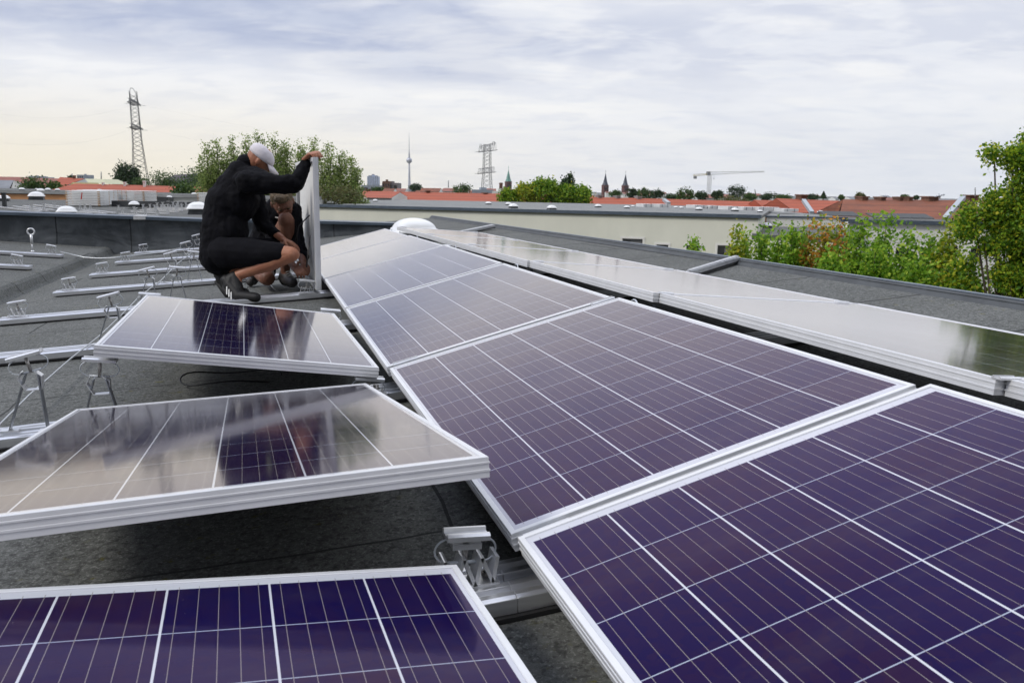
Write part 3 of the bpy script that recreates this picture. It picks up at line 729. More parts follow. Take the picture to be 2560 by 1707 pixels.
for x, y, w, l in ((55, 474, 15, 'small dome on the far left roof below the grey house'), (102, 478, 19, 'middle dome of the far left roof, lowest of its group'), (120, 475, 15, 'dome right of the lowest dome on the far left roof'), (92, 472, 8, 'tiny dome between its neighbours on the far left roof'), (144, 475, 13, 'rightmost dome of the far left roof beside the bushes')):
    dome_px(x, y + 3, w, l, d=74)
dome_px(424, 498, 17, 'dome on the grey edged roof left of the workers', d=62)
dome_px(486, 491, 18, 'dome on the grey edged roof just left of the white pack by the worker', d=75)
dome_px(30, 500, 1, 'x', z=NZ) if False else None
# dark post
p = onz(12, 518, NZ); b = MB(); b.beam(p, p + Vector((0, 0, .62)), .16, .16, (0, 1, 0)); b.beam(p + Vector((0, 0, .62)), p + Vector((0, 0, .66)), .2, .2, (0, 1, 0)); o = b.build('vent_post', DARKWALL); tag(o, 'dark square vent post in front of the dome at the left picture edge', 'vent')
# dish-like fan and dark box on the neighbouring roof
p = onz(249, 484, NZ + .55) if False else pt(249, 480, 60)
rt = root('roof_fan', p, 'round white roof fan standing behind the stacked panel packs', 'fan'); b = MB(); b.tube([p + Vector((0, .1, 0)), p + Vector((0, -.1, 0))], .21, 20); b.build('housing', WHITEP, rt)
b = MB(); b.tube([p + Vector((0, -.101, 0)), p + Vector((0, -.13, 0))], .07, 12); b.build('hub', LEGM, rt); b = MB(); b.beam(p + Vector((-.4, 0, -.2)), p + Vector((.5, 0, -.22)), .3, .06); b.beam(p + Vector((0, 0, -.5)), p + Vector((0, 0, -.15)), .1, .1, (0, 1, 0)); b.build('base', CONC, rt)
block_px('vent_box', 392, 492, 419, 493.5, 504, 46, .8, DARKWALL, 'dark grey rectangular vent box on the neighbouring roof', 'vent')
# rails on the neighbouring roof
segs = [((-10, 516.5), (102, 530)), ((32, 516), (120, 528)), ((59, 515), (136, 526)), ((85, 512.8), (165, 523)), ((109, 511.4), (187, 521)), ((194, 530), (228, 534)), ((202, 527), (265, 535)), ((219, 525), (289, 533)),
        ((300, 535), (395, 540)), ((330, 529), (420, 534)), ((352, 525), (440, 529.5)), ((370, 522), (455, 526)), ((388, 519.5), (470, 523.5)), ((402, 517.5), (480, 521)), ((415, 515.5), (490, 519)), ((428, 514), (500, 517.5))]
ORD_ = ['first', 'second', 'third', 'fourth', 'fifth', 'sixth', 'seventh', 'eighth']
for i, (a, c) in enumerate(segs):
    pa, pc = onz(*a, NZ + .05), onz(*c, NZ + .05); b = MB(); b.beam(pa, pc, .10, .05)
    o = b.build('far_rail', ALU_R); tag(o, ORD_[i if i < 5 else i - 5 if i < 8 else i - 8] + ' thin far rail counted from the parapet, ' + ('left of the large dome' if i < 5 else 'between the stacked packs and the parapet' if i < 8 else 'right of the stacked packs, among small brackets'), 'rail', 'rails on the neighbouring roof ' + ('left' if i < 5 else 'middle' if i < 8 else 'right'))
fbk = MB(); fbk.beam((0, 0, .20), (.13, 0, .215), .05, .02); fbk.beam((.035, 0, 0), (.05, 0, .2), .03, .01, (0, 1, 0)); fbk.beam((.10, 0, 0), (.075, 0, .2), .03, .01, (0, 1, 0)); fbk.beam((0, 0, .01), (.14, 0, .01), .06, .02)
fb0 = fbk.build('small_bracket', ALU); used = False
spots = []
for i, (a, c) in enumerate(segs[8:]):
    for t in (.02, .35, .62, .95): spots.append((a[0] + (c[0] - a[0]) * t, a[1] + (c[1] - a[1]) * t))
spots += [(75, 527), (105, 526), (132, 521), (160, 521.5), (196, 524), (208, 526), (222, 523), (293, 525)]
for x, y in spots:
    o = fb0 if not used else fb0.copy()
    if used: COL.objects.link(o)
    used = True; o.location = onz(x, y, NZ + .07); k = random.uniform(.9, 1.25); o.scale = (k, k, k); o.rotation_euler = (0, 0, random.uniform(-.2, .2))
    tag(o, 'small silvery bracket on a rail of the neighbouring roof', 'bracket', 'small brackets on the neighbouring roof')
# stacked packs of panels (every packed panel its own object)
def pack_layer():
    b = MB(); b.box(0, 1.68, 0, 1.0, 0, .058); o = b.build('packed_panel', WHITEP, bevel=.006)
    b = MB()
    for x0, x1 in ((-.012, .085), (1.595, 1.692)):
        for y0, y1 in ((-.012, .06), (.94, 1.012)): b.box(x0, x1, y0, y1, .006, .034)
    c = b.build('corner_protector', ORANGEP, o); return o, c
ORD = ['first', 'second', 'third', 'fourth', 'fifth', 'sixth', 'seventh', 'eighth', 'ninth', 'tenth', 'eleventh', 'twelfth']
lay, lc_ = pack_layer(); used = False
def stack(x, ybase, d, n, rot, label, sc=1.0, red=False):
    global used
    p = pt(x, ybase, d); dirx = Vector((math.cos(rot), math.sin(rot), 0))
    for k in range(n):
        if not used: o = lay; used = True
        else:
            o = lay.copy(); COL.objects.link(o); c = lc_.copy(); COL.objects.link(c); c.parent = o
        o.location = p + Vector((random.uniform(-.008, .008), random.uniform(-.008, .008), k * .082 * sc)); o.rotation_euler = (0, 0, rot); o.scale = (sc, sc, sc)
        pos = 'lowest' if k == 0 else 'topmost' if k == n - 1 else ORD[k] + ' from bottom'
        tag(o, label.replace('white packed solar panel', 'white packed solar panel, ' + pos + ','), 'packed panel', label.replace('white packed solar panel', 'packed solar panels'))
stack(166, 513, 41.0, 9, R(-18), 'white packed solar panel in the red marked stack')
stack(181, 510.8, 42.4, 9, R(-18), 'white packed solar panel right behind the marked stack')
stack(195, 509, 43.8, 9, R(-18), 'white packed solar panel in the third close stack')
stack(208, 507.4, 45.2, 9, R(-18), 'white packed solar panel in the fourth close stack')
stack(303, 500.5, 48, 7, R(72), 'white packed solar panel in the stack right of the close group')
stack(360, 502.5, 46, 7, R(72), 'white packed solar panel in the stack below the pylon')
stack(494, 509.5, 48, 8, R(-18), 'white packed solar panel in the stack beside the worker')
p = pt(204, 490, 40.9); b = MB(); b.beam(pt(205, 482, 40.6), pt(203, 498.5, 40.6), .05, .02, (0, 1, 0)); o = b.build('red_label_strip', REDMARK); tag(o, 'short red strip stuck on the front of the nearest stack', 'label strip')

# ------------------------------------------------------------------ cream building across the courtyard
WP0 = onz(795, 510.5, -1.2); WP1 = onz(1897, 537.2, -1.2)
wu = (WP1 - WP0).normalized(); WP0 = WP0 - wu * 14; wn = Vector((wu.y, -wu.x, 0))     # wn faces the camera
wl = (WP1 - WP0).length
def facade(parent, P0, u, nrm, length, ztop, zbot, holes, mat_, reveal=.18):
    """wall sheet with real openings, reveals, frames and panes"""
    us = sorted(set([0, length] + [h[0] for h in holes] + [h[1] for h in holes])); zs = sorted(set([zbot, ztop] + [h[2] for h in holes] + [h[3] for h in holes])); b = MB()
    def P(uu, z, dep=0): q = P0 + u * uu - nrm * dep; return (q.x, q.y, z)
    for i in range(len(us) - 1):
        for j in range(len(zs) - 1):
            uc, zc = (us[i] + us[i + 1]) / 2, (zs[j] + zs[j + 1]) / 2
            if any(h[0] < uc < h[1] and h[2] < zc < h[3] for h in holes): continue
            b.quad(P(us[i], zs[j]), P(us[i + 1], zs[j]), P(us[i + 1], zs[j + 1]), P(us[i], zs[j + 1]))
    for h in holes:
        u0, u1, z0, z1 = h[:4]
        b.quad(P(u0, z0), P(u1, z0), P(u1, z0, reveal), P(u0, z0, reveal)); b.quad(P(u0, z1, reveal), P(u1, z1, reveal), P(u1, z1), P(u0, z1))
        b.quad(P(u0, z0), P(u0, z0, reveal), P(u0, z1, reveal), P(u0, z1)); b.quad(P(u1, z0, reveal), P(u1, z0), P(u1, z1), P(u1, z1, reveal))
    w = b.build('wall', mat_, parent)
    for h in holes:
        u0, u1, z0, z1 = h[:4]; b = MB(); t = .07; r = reveal - .03
        def fr(a0, a1, c0, c1):
            p0, p1 = P0 + u * a0 - nrm * r, P0 + u * a1 - nrm * r; q = nrm * -.05
            b.hexa([(p0.x, p0.y, c0), (p1.x, p1.y, c0), (p1.x + q.x, p1.y + q.y, c0), (p0.x + q.x, p0.y + q.y, c0), (p0.x, p0.y, c1), (p1.x, p1.y, c1), (p1.x + q.x, p1.y + q.y, c1), (p0.x + q.x, p0.y + q.y, c1)])
        fr(u0, u0 + t, z0, z1); fr(u1 - t, u1, z0, z1); fr(u0 + t, u1 - t, z1 - t, z1); fr(u0 + t, u1 - t, z0, z0 + t)
        mids = [(u0 + (u1 - u0) * .38)] if (u1 - u0) > 1.1 else []
        for mm in mids: fr(mm - t / 2, mm + t / 2, z0 + t, z1 - t)
        f_ = b.build('window', WFRAME, parent)
        b = MB(); b.quad(P(u0 + .02, z0 + .02, reveal - .045), P(u1 - .02, z0 + .02, reveal - .045), P(u1 - .02, z1 - .02, reveal - .045), P(u0 + .02, z1 - .02, reveal - .045)); pn = b.build('pane', GLASSD, f_, off=tuple(parent['_base']))
        b = MB(); tw = .13; zb_ = max(z0, zbot)
        b.hexa([P(u0 - tw, z1, -.035), P(u1 + tw, z1, -.035), P(u1 + tw, z1, -.001), P(u0 - tw, z1, -.001), P(u0 - tw, z1 + tw, -.035), P(u1 + tw, z1 + tw, -.035), P(u1 + tw, z1 + tw, -.001), P(u0 - tw, z1 + tw, -.001)])
        for ua, ub in ((u0 - tw, u0), (u1, u1 + tw)): b.hexa([P(ua, zb_, -.03), P(ub, zb_, -.03), P(ub, zb_, -.001), P(ua, zb_, -.001), P(ua, z1 - .001, -.03), P(ub, z1 - .001, -.03), P(ub, z1 - .001, -.001), P(ua, z1 - .001, -.001)])
        recalc(b.build('window_trim', WHITER, parent))
        if (u1 - u0) > .8:
            b = MB(); b.quad(P(u0 + (u1 - u0) * .4, z1 - .75 * (z1 - z0), reveal - .05), P(u1 - .08, z1 - .75 * (z1 - z0), reveal - .05), P(u1 - .08, z1 - .05, reveal - .05), P(u0 + (u1 - u0) * .4, z1 - .05, reveal - .05)); b.build('blind', BLIND, f_, off=tuple(parent['_base']))
    return w
def wall_uv(x, y): p = onplane(x, y, WP0, wn); return (p - WP0).dot(wu), p.z
cb = root('cream_building', WP0 + Vector((0, 0, GZ - WP0.z)), 'long cream rendered building with dark coping and few windows across the courtyard', 'building')
holes = []
for x0, x1, yh, dz_ in ((1556, 1607, 596, .55), (1641, 1671, 611, 1.5), (1716, 1748, 613, 1.5), (1794, 1839, 613, 1.5)):
    u0, z1 = wall_uv(x0, yh); u1, _ = wall_uv(x1, yh + .5); holes.append((u0, u1, z1 - dz_, z1))
for fl in (1, 2, 3):
    for x0, x1, yh, dz_ in ((1641, 1671, 611, 1.5), (1716, 1748, 613, 1.5), (1794, 1839, 613, 1.5)):
        u0, z1 = wall_uv(x0, yh); u1, _ = wall_uv(x1, yh + .5); holes.append((u0, u1, z1 - 1.5 - 2.8 * fl, z1 - 2.8 * fl))
facade(cb, WP0, wu, wn, wl, WP0.z - .201, GZ, [h for h in holes], CREAM)
b = MB()
dpt = 34
def cbp(u, dep, z): q = WP0 + wu * u - wn * dep; return Vector((q.x, q.y, z))
b.hexa([cbp(0, -.16, WP0.z - .20), cbp(wl + .16, -.16, WP0.z - .20), cbp(wl + .16, .35, WP0.z - .20), cbp(0, .35, WP0.z - .20), cbp(0, -.16, WP0.z), cbp(wl + .16, -.16, WP0.z), cbp(wl + .16, .35, WP0.z), cbp(0, .35, WP0.z)])
recalc(b.build('coping', COPING, cb))
b = MB()      # vent slots under the coping: a slim ledge
b.hexa([cbp(0, -.035, WP0.z - .30), cbp(wl, -.035, WP0.z - .30), cbp(wl, .0, WP0.z - .30), cbp(0, .0, WP0.z - .30), cbp(0, -.035, WP0.z - .205), cbp(wl, -.035, WP0.z - .205), cbp(wl, 0, WP0.z - .205), cbp(0, 0, WP0.z - .205)])
recalc(b.build('ledge', simple('ledge_stone', (.30, .30, .22), .9), cb))
b = MB(); b.hexa([cbp(0, .36, WP0.z - .30), cbp(wl, .36, WP0.z - .30), cbp(wl, dpt, WP0.z - .30), cbp(0, dpt, WP0.z - .30), cbp(0, .36, WP0.z - .18), cbp(wl, .36, WP0.z - .18), cbp(wl, dpt, WP0.z - .04), cbp(0, dpt, WP0.z - .04)])
recalc(b.build('roof_deck', ROOF3, cb))
b = MB(); b.hexa([cbp(0, dpt - .3, GZ), cbp(wl, dpt - .3, GZ), cbp(wl, dpt, GZ), cbp(0, dpt, GZ), cbp(0, dpt - .3, WP0.z - .37), cbp(wl, dpt - .3, WP0.z - .37), cbp(wl, dpt, WP0.z - .37), cbp(0, dpt, WP0.z - .37)])
b.hexa([cbp(wl - .3, .01, GZ), cbp(wl, .01, GZ), cbp(wl, dpt - .31, GZ), cbp(wl - .3, dpt - .31, GZ), cbp(wl - .3, .01, WP0.z - .37), cbp(wl, .01, WP0.z - .37), cbp(wl, dpt - .31, WP0.z - .37), cbp(wl - .3, dpt - .31, WP0.z - .37)])
recalc(b.build('side_wall', CREAM, cb))
zr_ = WP0.z - .12
for i, (x, y, w, l) in enumerate(((801, 510, 22, 'dome beside the held panel on the cream building roof'), (825, 512, 22, 'second dome right of the held panel'), (914, 503, 11, 'small dome under the tall white tower'), (938, 505, 13, 'small dome right of the one under the white tower'),
    (1221, 512, 15, 'dome below the middle lattice pylon'), (1271, 513.5, 15, 'dome below the green copper spire'), (1283, 521, 23, 'larger dome at the coping, left of the lime bushes'), (1379, 525, 23, 'dome at the coping in front of the lime bushes'),
    (1495, 519, 16, 'dome right of the lime bushes below the twin spires'), (1567, 521.5, 14, 'dome below the bushy trees right of the twin spires'), (1582, 518, 9, 'tiny dome beside the one right of the twin spires'),
    (1689, 521, 10, 'tiny dome between two white packs below the willow'), (1703, 522, 11, 'small dome touching the willow foot'), (1747, 526, 16, 'dome in front of the white packs below the crane'), (1837, 528.5, 17, 'dome in front of the white packs right of the crane'), (1900, 531, 12, 'small dome near the end of the cream roof'))):
    dome_px(x, y, w, l, z=zr_)
def pack_px(x0, y0, x1, y1, d, label):
    d = 1.33 * FOC / (y1 - 1.5 - 454.5 - .0168 * (x0 + x1) / 2); p = pt(x0, y1, d); p.z = -1.33; w = (x1 - x0) * d / FOC; h = (y1 - y0) * d / FOC; b = MB()
    rt = root('panel_pack', p, label, 'panel pack', 'white packs of panels on the far roof'); n = 5
    for k in range(n): b.box(p.x, p.x + w, p.y, p.y + 1.6, p.z + k * h / n, p.z + (k + .84) * h / n)
    b.build('wrapped_panels', WHITEP, rt); b = MB()
    for t in (.2, .7): b = MB(); b.box(p.x + w * t, p.x + w * t + .06, p.y - .012, p.y - .002, p.z, p.z + h * .97); b.build('strap', LEGM, rt)
for i, (q, l) in enumerate((((1609, 511, 1637, 520.5), 'white panel pack just left of the small dark bush'), ((1649, 511.5, 1679, 521), 'white panel pack left of the willow'), ((1737, 514, 1771, 523.5), 'white panel pack behind the dome below the crane'),
    ((1774, 515, 1803, 524), 'second white pack right of the willow'), ((1820, 517, 1856, 527), 'white panel pack behind the dome right of the crane'), ((1859, 518.5, 1893, 528), 'white pack in the middle of the long row'), ((1897, 519, 1956, 529), 'long white pack right of the long row'), ((1960, 523, 2002, 530.5), 'low white pack at the foot of the brown chimney'))):
    pack_px(*q, 84, l)

# right-hand buildings
rb_ = root('lower_building', pt(1950, 570, 52), 'low dark roofed wing with one dome between cream and white buildings', 'building')
b = MB(); zl = -2.3; q = [onz(1880, 586, zl), onz(2150, 596, zl), onz(2150, 560, zl) , onz(1880, 561, zl)]
b.add([tuple(v) for v in q] + [(v.x, v.y, v.z - .3) for v in q], [(0, 1, 2, 3), (7, 6, 5, 4), (0, 4, 5, 1), (1, 5, 6, 2), (2, 6, 7, 3), (3, 7, 4, 0)])
recalc(b.build('roof_deck', ROOF2, rb_)); b = MB(); b.hexa([(v.x, v.y, GZ) for v in q] + [(v.x, v.y, zl - .31) for v in q]); recalc(b.build('wall', CREAM, rb_))
dome_px(1915, 570, 26, 'dome on the low dark roof beside the corner of the cream building', z=zl)
wb = root('white_building', pt(2300, 600, 58), 'white rendered block with dark coping and windows behind the young trees', 'building')
# left return, its render lighter to stand for light on it, and front
c0 = pt(2121, 548, 60); c1 = pt(2590, 558.5, 57); l0 = pt(1712, 525, 83)
uu = (c1 - c0); uu.z = 0; ul = uu.length; uu.normalize(); nn = Vector((uu.y, -uu.x, 0)); zt = c0.z
hol = []
for x0, x1, y0, y1 in ((2240, 2260, 619, 660), (2304, 2323, 619, 660), (2376, 2391, 614, 650), (2427, 2446, 620, 660), (2180, 2200, 619, 660)):
    p = onplane(x0, y0, c0, nn); q = onplane(x1, y1, c0, nn); hol.append(((p - c0).dot(uu), (q - c0).dot(uu), q.z, p.z))
hol += [(a, b_, z0 - 2.9, z1 - 2.9) for a, b_, z0, z1 in hol]
facade(wb, c0, uu, nn, ul, zt - .28, GZ, hol, CREAM2)
b = MB(); l0z = Vector((l0.x, l0.y, zt)); lu = (c0 - l0z).normalized(); ln_ = Vector((lu.y, -lu.x, 0))
b.hexa([tuple(Vector((v.x, v.y, GZ))) for v in (l0z, c0 - lu * .02, c0 - lu * .02 - ln_ * .3, l0z - ln_ * .3)] + [tuple(Vector((v.x, v.y, zt - .2))) for v in (l0z, c0 - lu * .02, c0 - lu * .02 - ln_ * .3, l0z - ln_ * .3)])
recalc(b.build('side_wall', WHITER, wb))
b = MB(); b.beam(Vector((c0.x, c0.y, zt - .13)) + nn * .02, Vector((c1.x, c1.y, zt - .13)) + nn * .02, .5, .27); b.beam(Vector((l0.x, l0.y, zt - .09)), Vector((c0.x, c0.y, zt - .09)) - lu * .3, .4, .18); b.build('coping', COPING, wb)
bk = Vector((M[0, 2], M[1, 2], 0)).normalized()
b = MB(); P = [c0 + nn * -.26, Vector((c1.x, c1.y, zt)) - nn * .26, Vector((c1.x, c1.y, zt)) + bk * 24, Vector((l0.x, l0.y, zt)) + bk * 6]
b.add([(v.x, v.y, zt - .16) for v in P] + [(v.x, v.y, zt - .4) for v in P], [(0, 1, 2, 3), (7, 6, 5, 4), (0, 4, 5, 1), (1, 5, 6, 2), (2, 6, 7, 3), (3, 7, 4, 0)]); recalc(b.build('roof_deck', ROOF2, wb))
dome_px(2051, 534, 15, 'dome on the white building roof left of the dark panels', d=76)
b = MB()
rr_ = root('rear_building', pt(2000, 540, 62), 'flat roofed block with white and orange front between cream and white buildings, carrying white packs', 'building')
q0, q1 = pt(1880, 537.5, 60.5), pt(2119, 546.2, 60.5); qm = q0.lerp(q1, .155); g_ = lambda v, z, k=0.0: Vector((v.x, v.y, z)) + bk * k
zc_ = -1.52
for a_, c_2, mt_, nm_ in ((q0, qm, ORANGER, 'orange_wall'), (qm, q1, WHITER, 'white_wall')): b = MB(); b.hexa([g_(a_, GZ), g_(c_2, GZ), g_(c_2, GZ, 1), g_(a_, GZ, 1), g_(a_, zc_ - .12), g_(c_2, zc_ - .12), g_(c_2, zc_ - .12, 1), g_(a_, zc_ - .12, 1)]); recalc(b.build(nm_, mt_, rr_))
b = MB(); b.hexa([g_(q0, zc_ - .119, -.08), g_(q1, zc_ - .119, -.08), g_(q1, zc_ - .119, .4), g_(q0, zc_ - .119, .4), g_(q0, zc_, -.08), g_(q1, zc_, -.08), g_(q1, zc_, .4), g_(q0, zc_, .4)]); recalc(b.build('coping', COPING, rr_))
b = MB(); b.hexa([g_(q0, zc_ - .11, 1.01), g_(q1, zc_ - .11, 1.01), g_(q1, zc_ - .11, 22), g_(q0, zc_ - .11, 26), g_(q0, zc_ - .02, .41), g_(q1, zc_ - .02, .41), g_(q1, zc_ + .10, 22), g_(q0, zc_ + .10, 26)]); recalc(b.build('roof_deck', ROOF3, rr_))
for k, (x0, x1, y, l) in enumerate(((2062, 2152, 540, 'dark solar array on the white building roof, left one'), (2184, 2336, 545.5, 'dark solar array on the white building roof, the longer right one'))):
    p, q = pt(x0, y - 2, 66), pt(x1, y + .2, 64); up_ = Vector((bk.x * 1.6, bk.y * 1.6, .30)); b = MB(); th = Vector((0, 0, .06))
    b.hexa([p - th, q - th, q + up_ - th, p + up_ - th, p, q, q + up_, p + up_]); o = recalc(b.build('solar_array', DARKWALL)); tag(o, l, 'solar array', 'dark arrays on the white building')

# ------------------------------------------------------------------ roofs, city
def gable(name, x0, x1, yt0, yt1, yb, d, mat_, label, cat='house', group=None, run=5.0, wallm=CREAM2, d1=None, skew=(0, 0), chims=(), zfar=None):
    """long tiled roof: ridge px (x0,yt0)-(x1,yt1) at depth d, eave px y=yb nearer by run"""
    d1 = d1 or d; r0, r1 = pt(x0, yt0, d), pt(x1, yt1, d1); f = Vector((M[0, 2], M[1, 2], 0)).normalized() * run
    ze = pt((x0 + x1) / 2, yb, d - run).z
    e0, e1 = r0 - f, r1 - f; e0.z = e1.z = ze; e0 += (r1 - r0).normalized() * skew[0]; e1 += (r1 - r0).normalized() * skew[1]
    g0, g1 = r0 + f, r1 + f; g0.z = g1.z = ze
    rt = root(name, Vector(((r0.x + r1.x) / 2, (r0.y + r1.y) / 2, GZ)), label, cat, group)
    b = MB(); b.add([e0, e1, r1, r0, g1, g0], [(0, 1, 2, 3), (3, 2, 4, 5)]); b.build('roof', mat_, rt)
    w = MB(); i_ = (r1 - r0).normalized() * .01
    def dn(v, z=GZ): return Vector((v.x, v.y, z))
    E0, E1, G0, G1 = e0 + f * .06, e1 + f * .06, g0 - f * .06, g1 - f * .06
    for v in (E0, E1, G0, G1): v.z = ze + .02
    w.add([dn(E0), dn(E1), E1, E0, dn(G0), dn(G1), G1, G0, r0 - Vector((0, 0, .03)), r1 - Vector((0, 0, .03))], [(0, 1, 2, 3), (5, 4, 7, 6), (4, 0, 3, 8, 7), (1, 5, 6, 9, 2)])
    w.build('wall', wallm, rt)
    for cx, cw, ct, cbm in chims:
        q = pt(cx, ct, d); ww = cw * d / FOC; b = MB(); b.box(q.x - ww / 2, q.x + ww / 2, q.y - .5, q.y + .5, ze, q.z); b.box(q.x - ww * .6, q.x + ww * .6, q.y - .6, q.y + .6, q.z, q.z + .12); b.build('chimney', cbm, rt)
    return rt
gable('tiled_house', 905, 1485, 477.5, 489, 508, 108, TILE, 'long orange tiled roof with four brick fire walls behind the cream building', run=7, wallm=TILE, chims=((920, 10, 475, BRICKR), (1069, 9, 479, BRICKR), (1212, 10, 484, BRICKR)))
gable('tiled_house', 1478, 1900, 492.5, 504, 530, 104, TILE, 'orange tiled roof with grey chimneys right of the lime bushes', run=7, wallm=TILE, chims=((1497, 11, 490, CONC), (1542, 10, 492, CONC), (1595, 11, 493, CONC)))
gable('tiled_house', 1885, 1960, 500, 502, 530, 100, TILE, 'short orange tiled roof with pale chimney left of the brown chimney stack', run=6, wallm=TILE, chims=((1949, 12, 500, CONC),))
gable('tiled_house', 1940, 2118, 496, 503, 533, 92, TILE, 'bright orange tiled roof sloping behind the brown brick chimney', run=7, wallm=TILE, chims=((2004, 18, 489, BRICKR),))
gable('tiled_house', 2108, 2428, 498.5, 501, 549, 80, TILEB, 'broad brown red tiled roof with solar arrays in front', run=8, wallm=TILEB, skew=(-3.4, 0), chims=((2155, 18, 494, BRICKR), (2200, 14, 495, BRICKR), (2245, 10, 495, BRICKR), (2268, 12, 495, BRICKR), (2325, 30, 494, BRICKR)))
gable('tiled_house', 2432, 2700, 500, 503, 551, 78, TILEB, 'brown red tiled roof partly hidden by the large tree', run=8, chims=((2426, 29, 490.5, BRICKR),))
p0, p1 = pt(2012, 503, 88), pt(2030, 531, 84)
for (xa, ya, xb, yb2, d0, l) in ((2009, 501, 2030, 532, 86, 'grey sheet metal fire wall strip beside the brown chimney stack'), (2408, 494, 2362, 547, 71, 'diagonal grey metal fire wall between two brown tiled roofs'), (1660, 500, 1672, 509, 98, 'short pale metal strip on the orange roof left of the willow')):
    b = MB(); b.beam(pt(xa, ya, d0), pt(xb, yb2, d0 - 4), .42 if xa > 2300 else .4, .3); o = b.build('fire_wall', simple('sheet_metal', (.42, .46, .50), .5, .3)); tag(o, l, 'fire wall')
gable('tiled_house', 188, 1000, 459, 481, 490, 92, TILE, 'long orange tiled roof with white fire walls, behind panel packs and workers', run=7, d1=96, chims=((258, 3, 459, WHITEP), (312, 4, 458, WHITEP), (361, 5, 455, WHITEP)))
gable('tiled_house', 150, 212, 443, 447, 480, 112, TILE, 'orange gabled house with pale green dormer roof on the left', run=9, skew=(3, 0), chims=((186, 4, 441, BRICKR),))
gable('tiled_house', 60, 165, 444, 447, 478, 135, TILED, 'dusty red roof behind the bushes at the left', run=9)
gable('tiled_house', -40, 60, 441, 443, 470, 190, TILED, 'hazy red roof at the far left edge of the skyline', run=10)
# yellow-green gable and dormer roofs
b = MB(); p = [pt(165, 474, 96), pt(195, 474, 96), pt(181, 456, 96)]; bb = bk * 6
b.add(p + [q + bb for q in p], [(0, 1, 2), (5, 4, 3), (0, 3, 4, 1), (1, 4, 5, 2), (2, 5, 3, 0)]); o = b.build('gable_end', simple('ochre_render', (.50, .45, .22), .9)); tag(o, 'small ochre gable end poking up left of the packs', 'gable')
b = MB(); b.hexa([pt(222, 459, 104), pt(268, 460.5, 104), pt(268, 460.5, 104) + bk * 6, pt(222, 459, 104) + bk * 6, pt(212, 447, 107), pt(258, 448, 107), pt(258, 448, 107) + bk * 4, pt(212, 447, 107) + bk * 4]); o = recalc(b.build('dormer_roof', simple('pale_green_roof', (.50, .50, .34), .8))); tag(o, 'pale yellow green dormer roof on the orange house', 'dormer')
gable('grey_house', -30, 34, 450, 451, 472, 100, TILEG, 'pale grey roofed house at the left picture edge', run=6, skew=(0, 3), wallm=CREAM2)
gable('grey_house', 437, 500, 437, 434, 453, 230, simple('plum_roof', (.06, .045, .055), .8), 'dark plum coloured roof between tree groups left of the workers', run=9, wallm=DARKWALL)

def slab(name, x0, x1, yt, yb, d, dep, mat_, label, cat='building', group=None):
    rt = root(name, pt((x0 + x1) / 2, yb, d), label, cat, group); p, q = pt(x0, yt, d), pt(x1, yt, d)
    b = MB(); bkk = bk * dep; z0 = GZ
    b.hexa([Vector((p.x, p.y, z0)), Vector((q.x, q.y, z0)), Vector((q.x, q.y, z0)) + bkk, Vector((p.x, p.y, z0)) + bkk, p, Vector((q.x, q.y, p.z)), Vector((q.x, q.y, p.z)) + bkk, p + bkk]); b.build('wall', mat_, rt)
    b = MB(); ww = (q - p).length; h = (yb - yt) * d / FOC; nx = max(3, int(ww / 5)); ny = max(1, int(h / 3.2)); u_ = (Vector((q.x, q.y, p.z)) - p) / nx; n_ = -bk * .05
    for i in range(nx):
        for j in range(ny):
            c = p + u_ * (i + .5) + Vector((0, 0, -(j + .6) * 3.2)) + n_; a = u_ * .28; v = Vector((0, 0, .75)); b.quad(c - a - v, c + a - v, c + a + v, c - a + v)
    w = b.build('window', GLASSD, rt); w['kind'] = 'stuff'
    b = MB(); m_ = p * .5 + q * .5 + bkk * .5; m_.z = p.z; b.box(m_.x - ww * .15, m_.x + ww * .15, m_.y - 1, m_.y + 1, p.z, p.z + max(.8, h * .1)); b.build('roof_hut', mat_, rt)
    return rt
rt = slab('high_rise', 918, 946, 441, 470, 2400, 25, simple('pale_blue_facade', (.42, .50, .66), .6), 'pale blue white high-rise block left of the television tower')
slab('high_rise', 921, 943, 438.5, 470, 2412, 14, GREYB, 'narrower top storey block crowning the pale high-rise')
slab('office_block', 903, 965, 463, 480, 420, 14, GREYB, 'low blue grey office block below the pale high-rise')
slab('office_block', 955, 995, 457, 480, 400, 12, simple('brown_grey', (.20, .18, .19), .8), 'brown grey office block with brick top left of the television tower')
slab('office_block', 956, 974, 453, 462, 398, 6, BRICKR, 'small brick rooftop house above the brown grey office block')
slab('office_block', 71, 90, 440, 455, 900, 20, GREYB, 'pale small tower block on the left horizon, left one of two')
slab('office_block', 99, 112, 443, 455, 950, 20, GREYB, 'pale small tower block on the left horizon, right one of two')
slab('office_block', 192, 208, 437, 455, 700, 18, GREYB, 'pale block showing above the orange gabled house')
slab('white_hall', 1092, 1131, 475, 492, 260, 20, WHITER, 'white low hall left of the middle lattice pylon')
slab('white_hall', 1230, 1262, 478, 492, 250, 16, CREAM2, 'pale low hall right of the middle lattice pylon')
slab('office_block', 1180, 1232, 474, 490, 290, 10, GREYB, 'blue grey flat building behind the foot of the middle lattice pylon')
gable('tiled_house', 1215, 1330, 471.5, 474, 484, 300, TILED, 'red roof between the two tall brick chimneys', run=10)
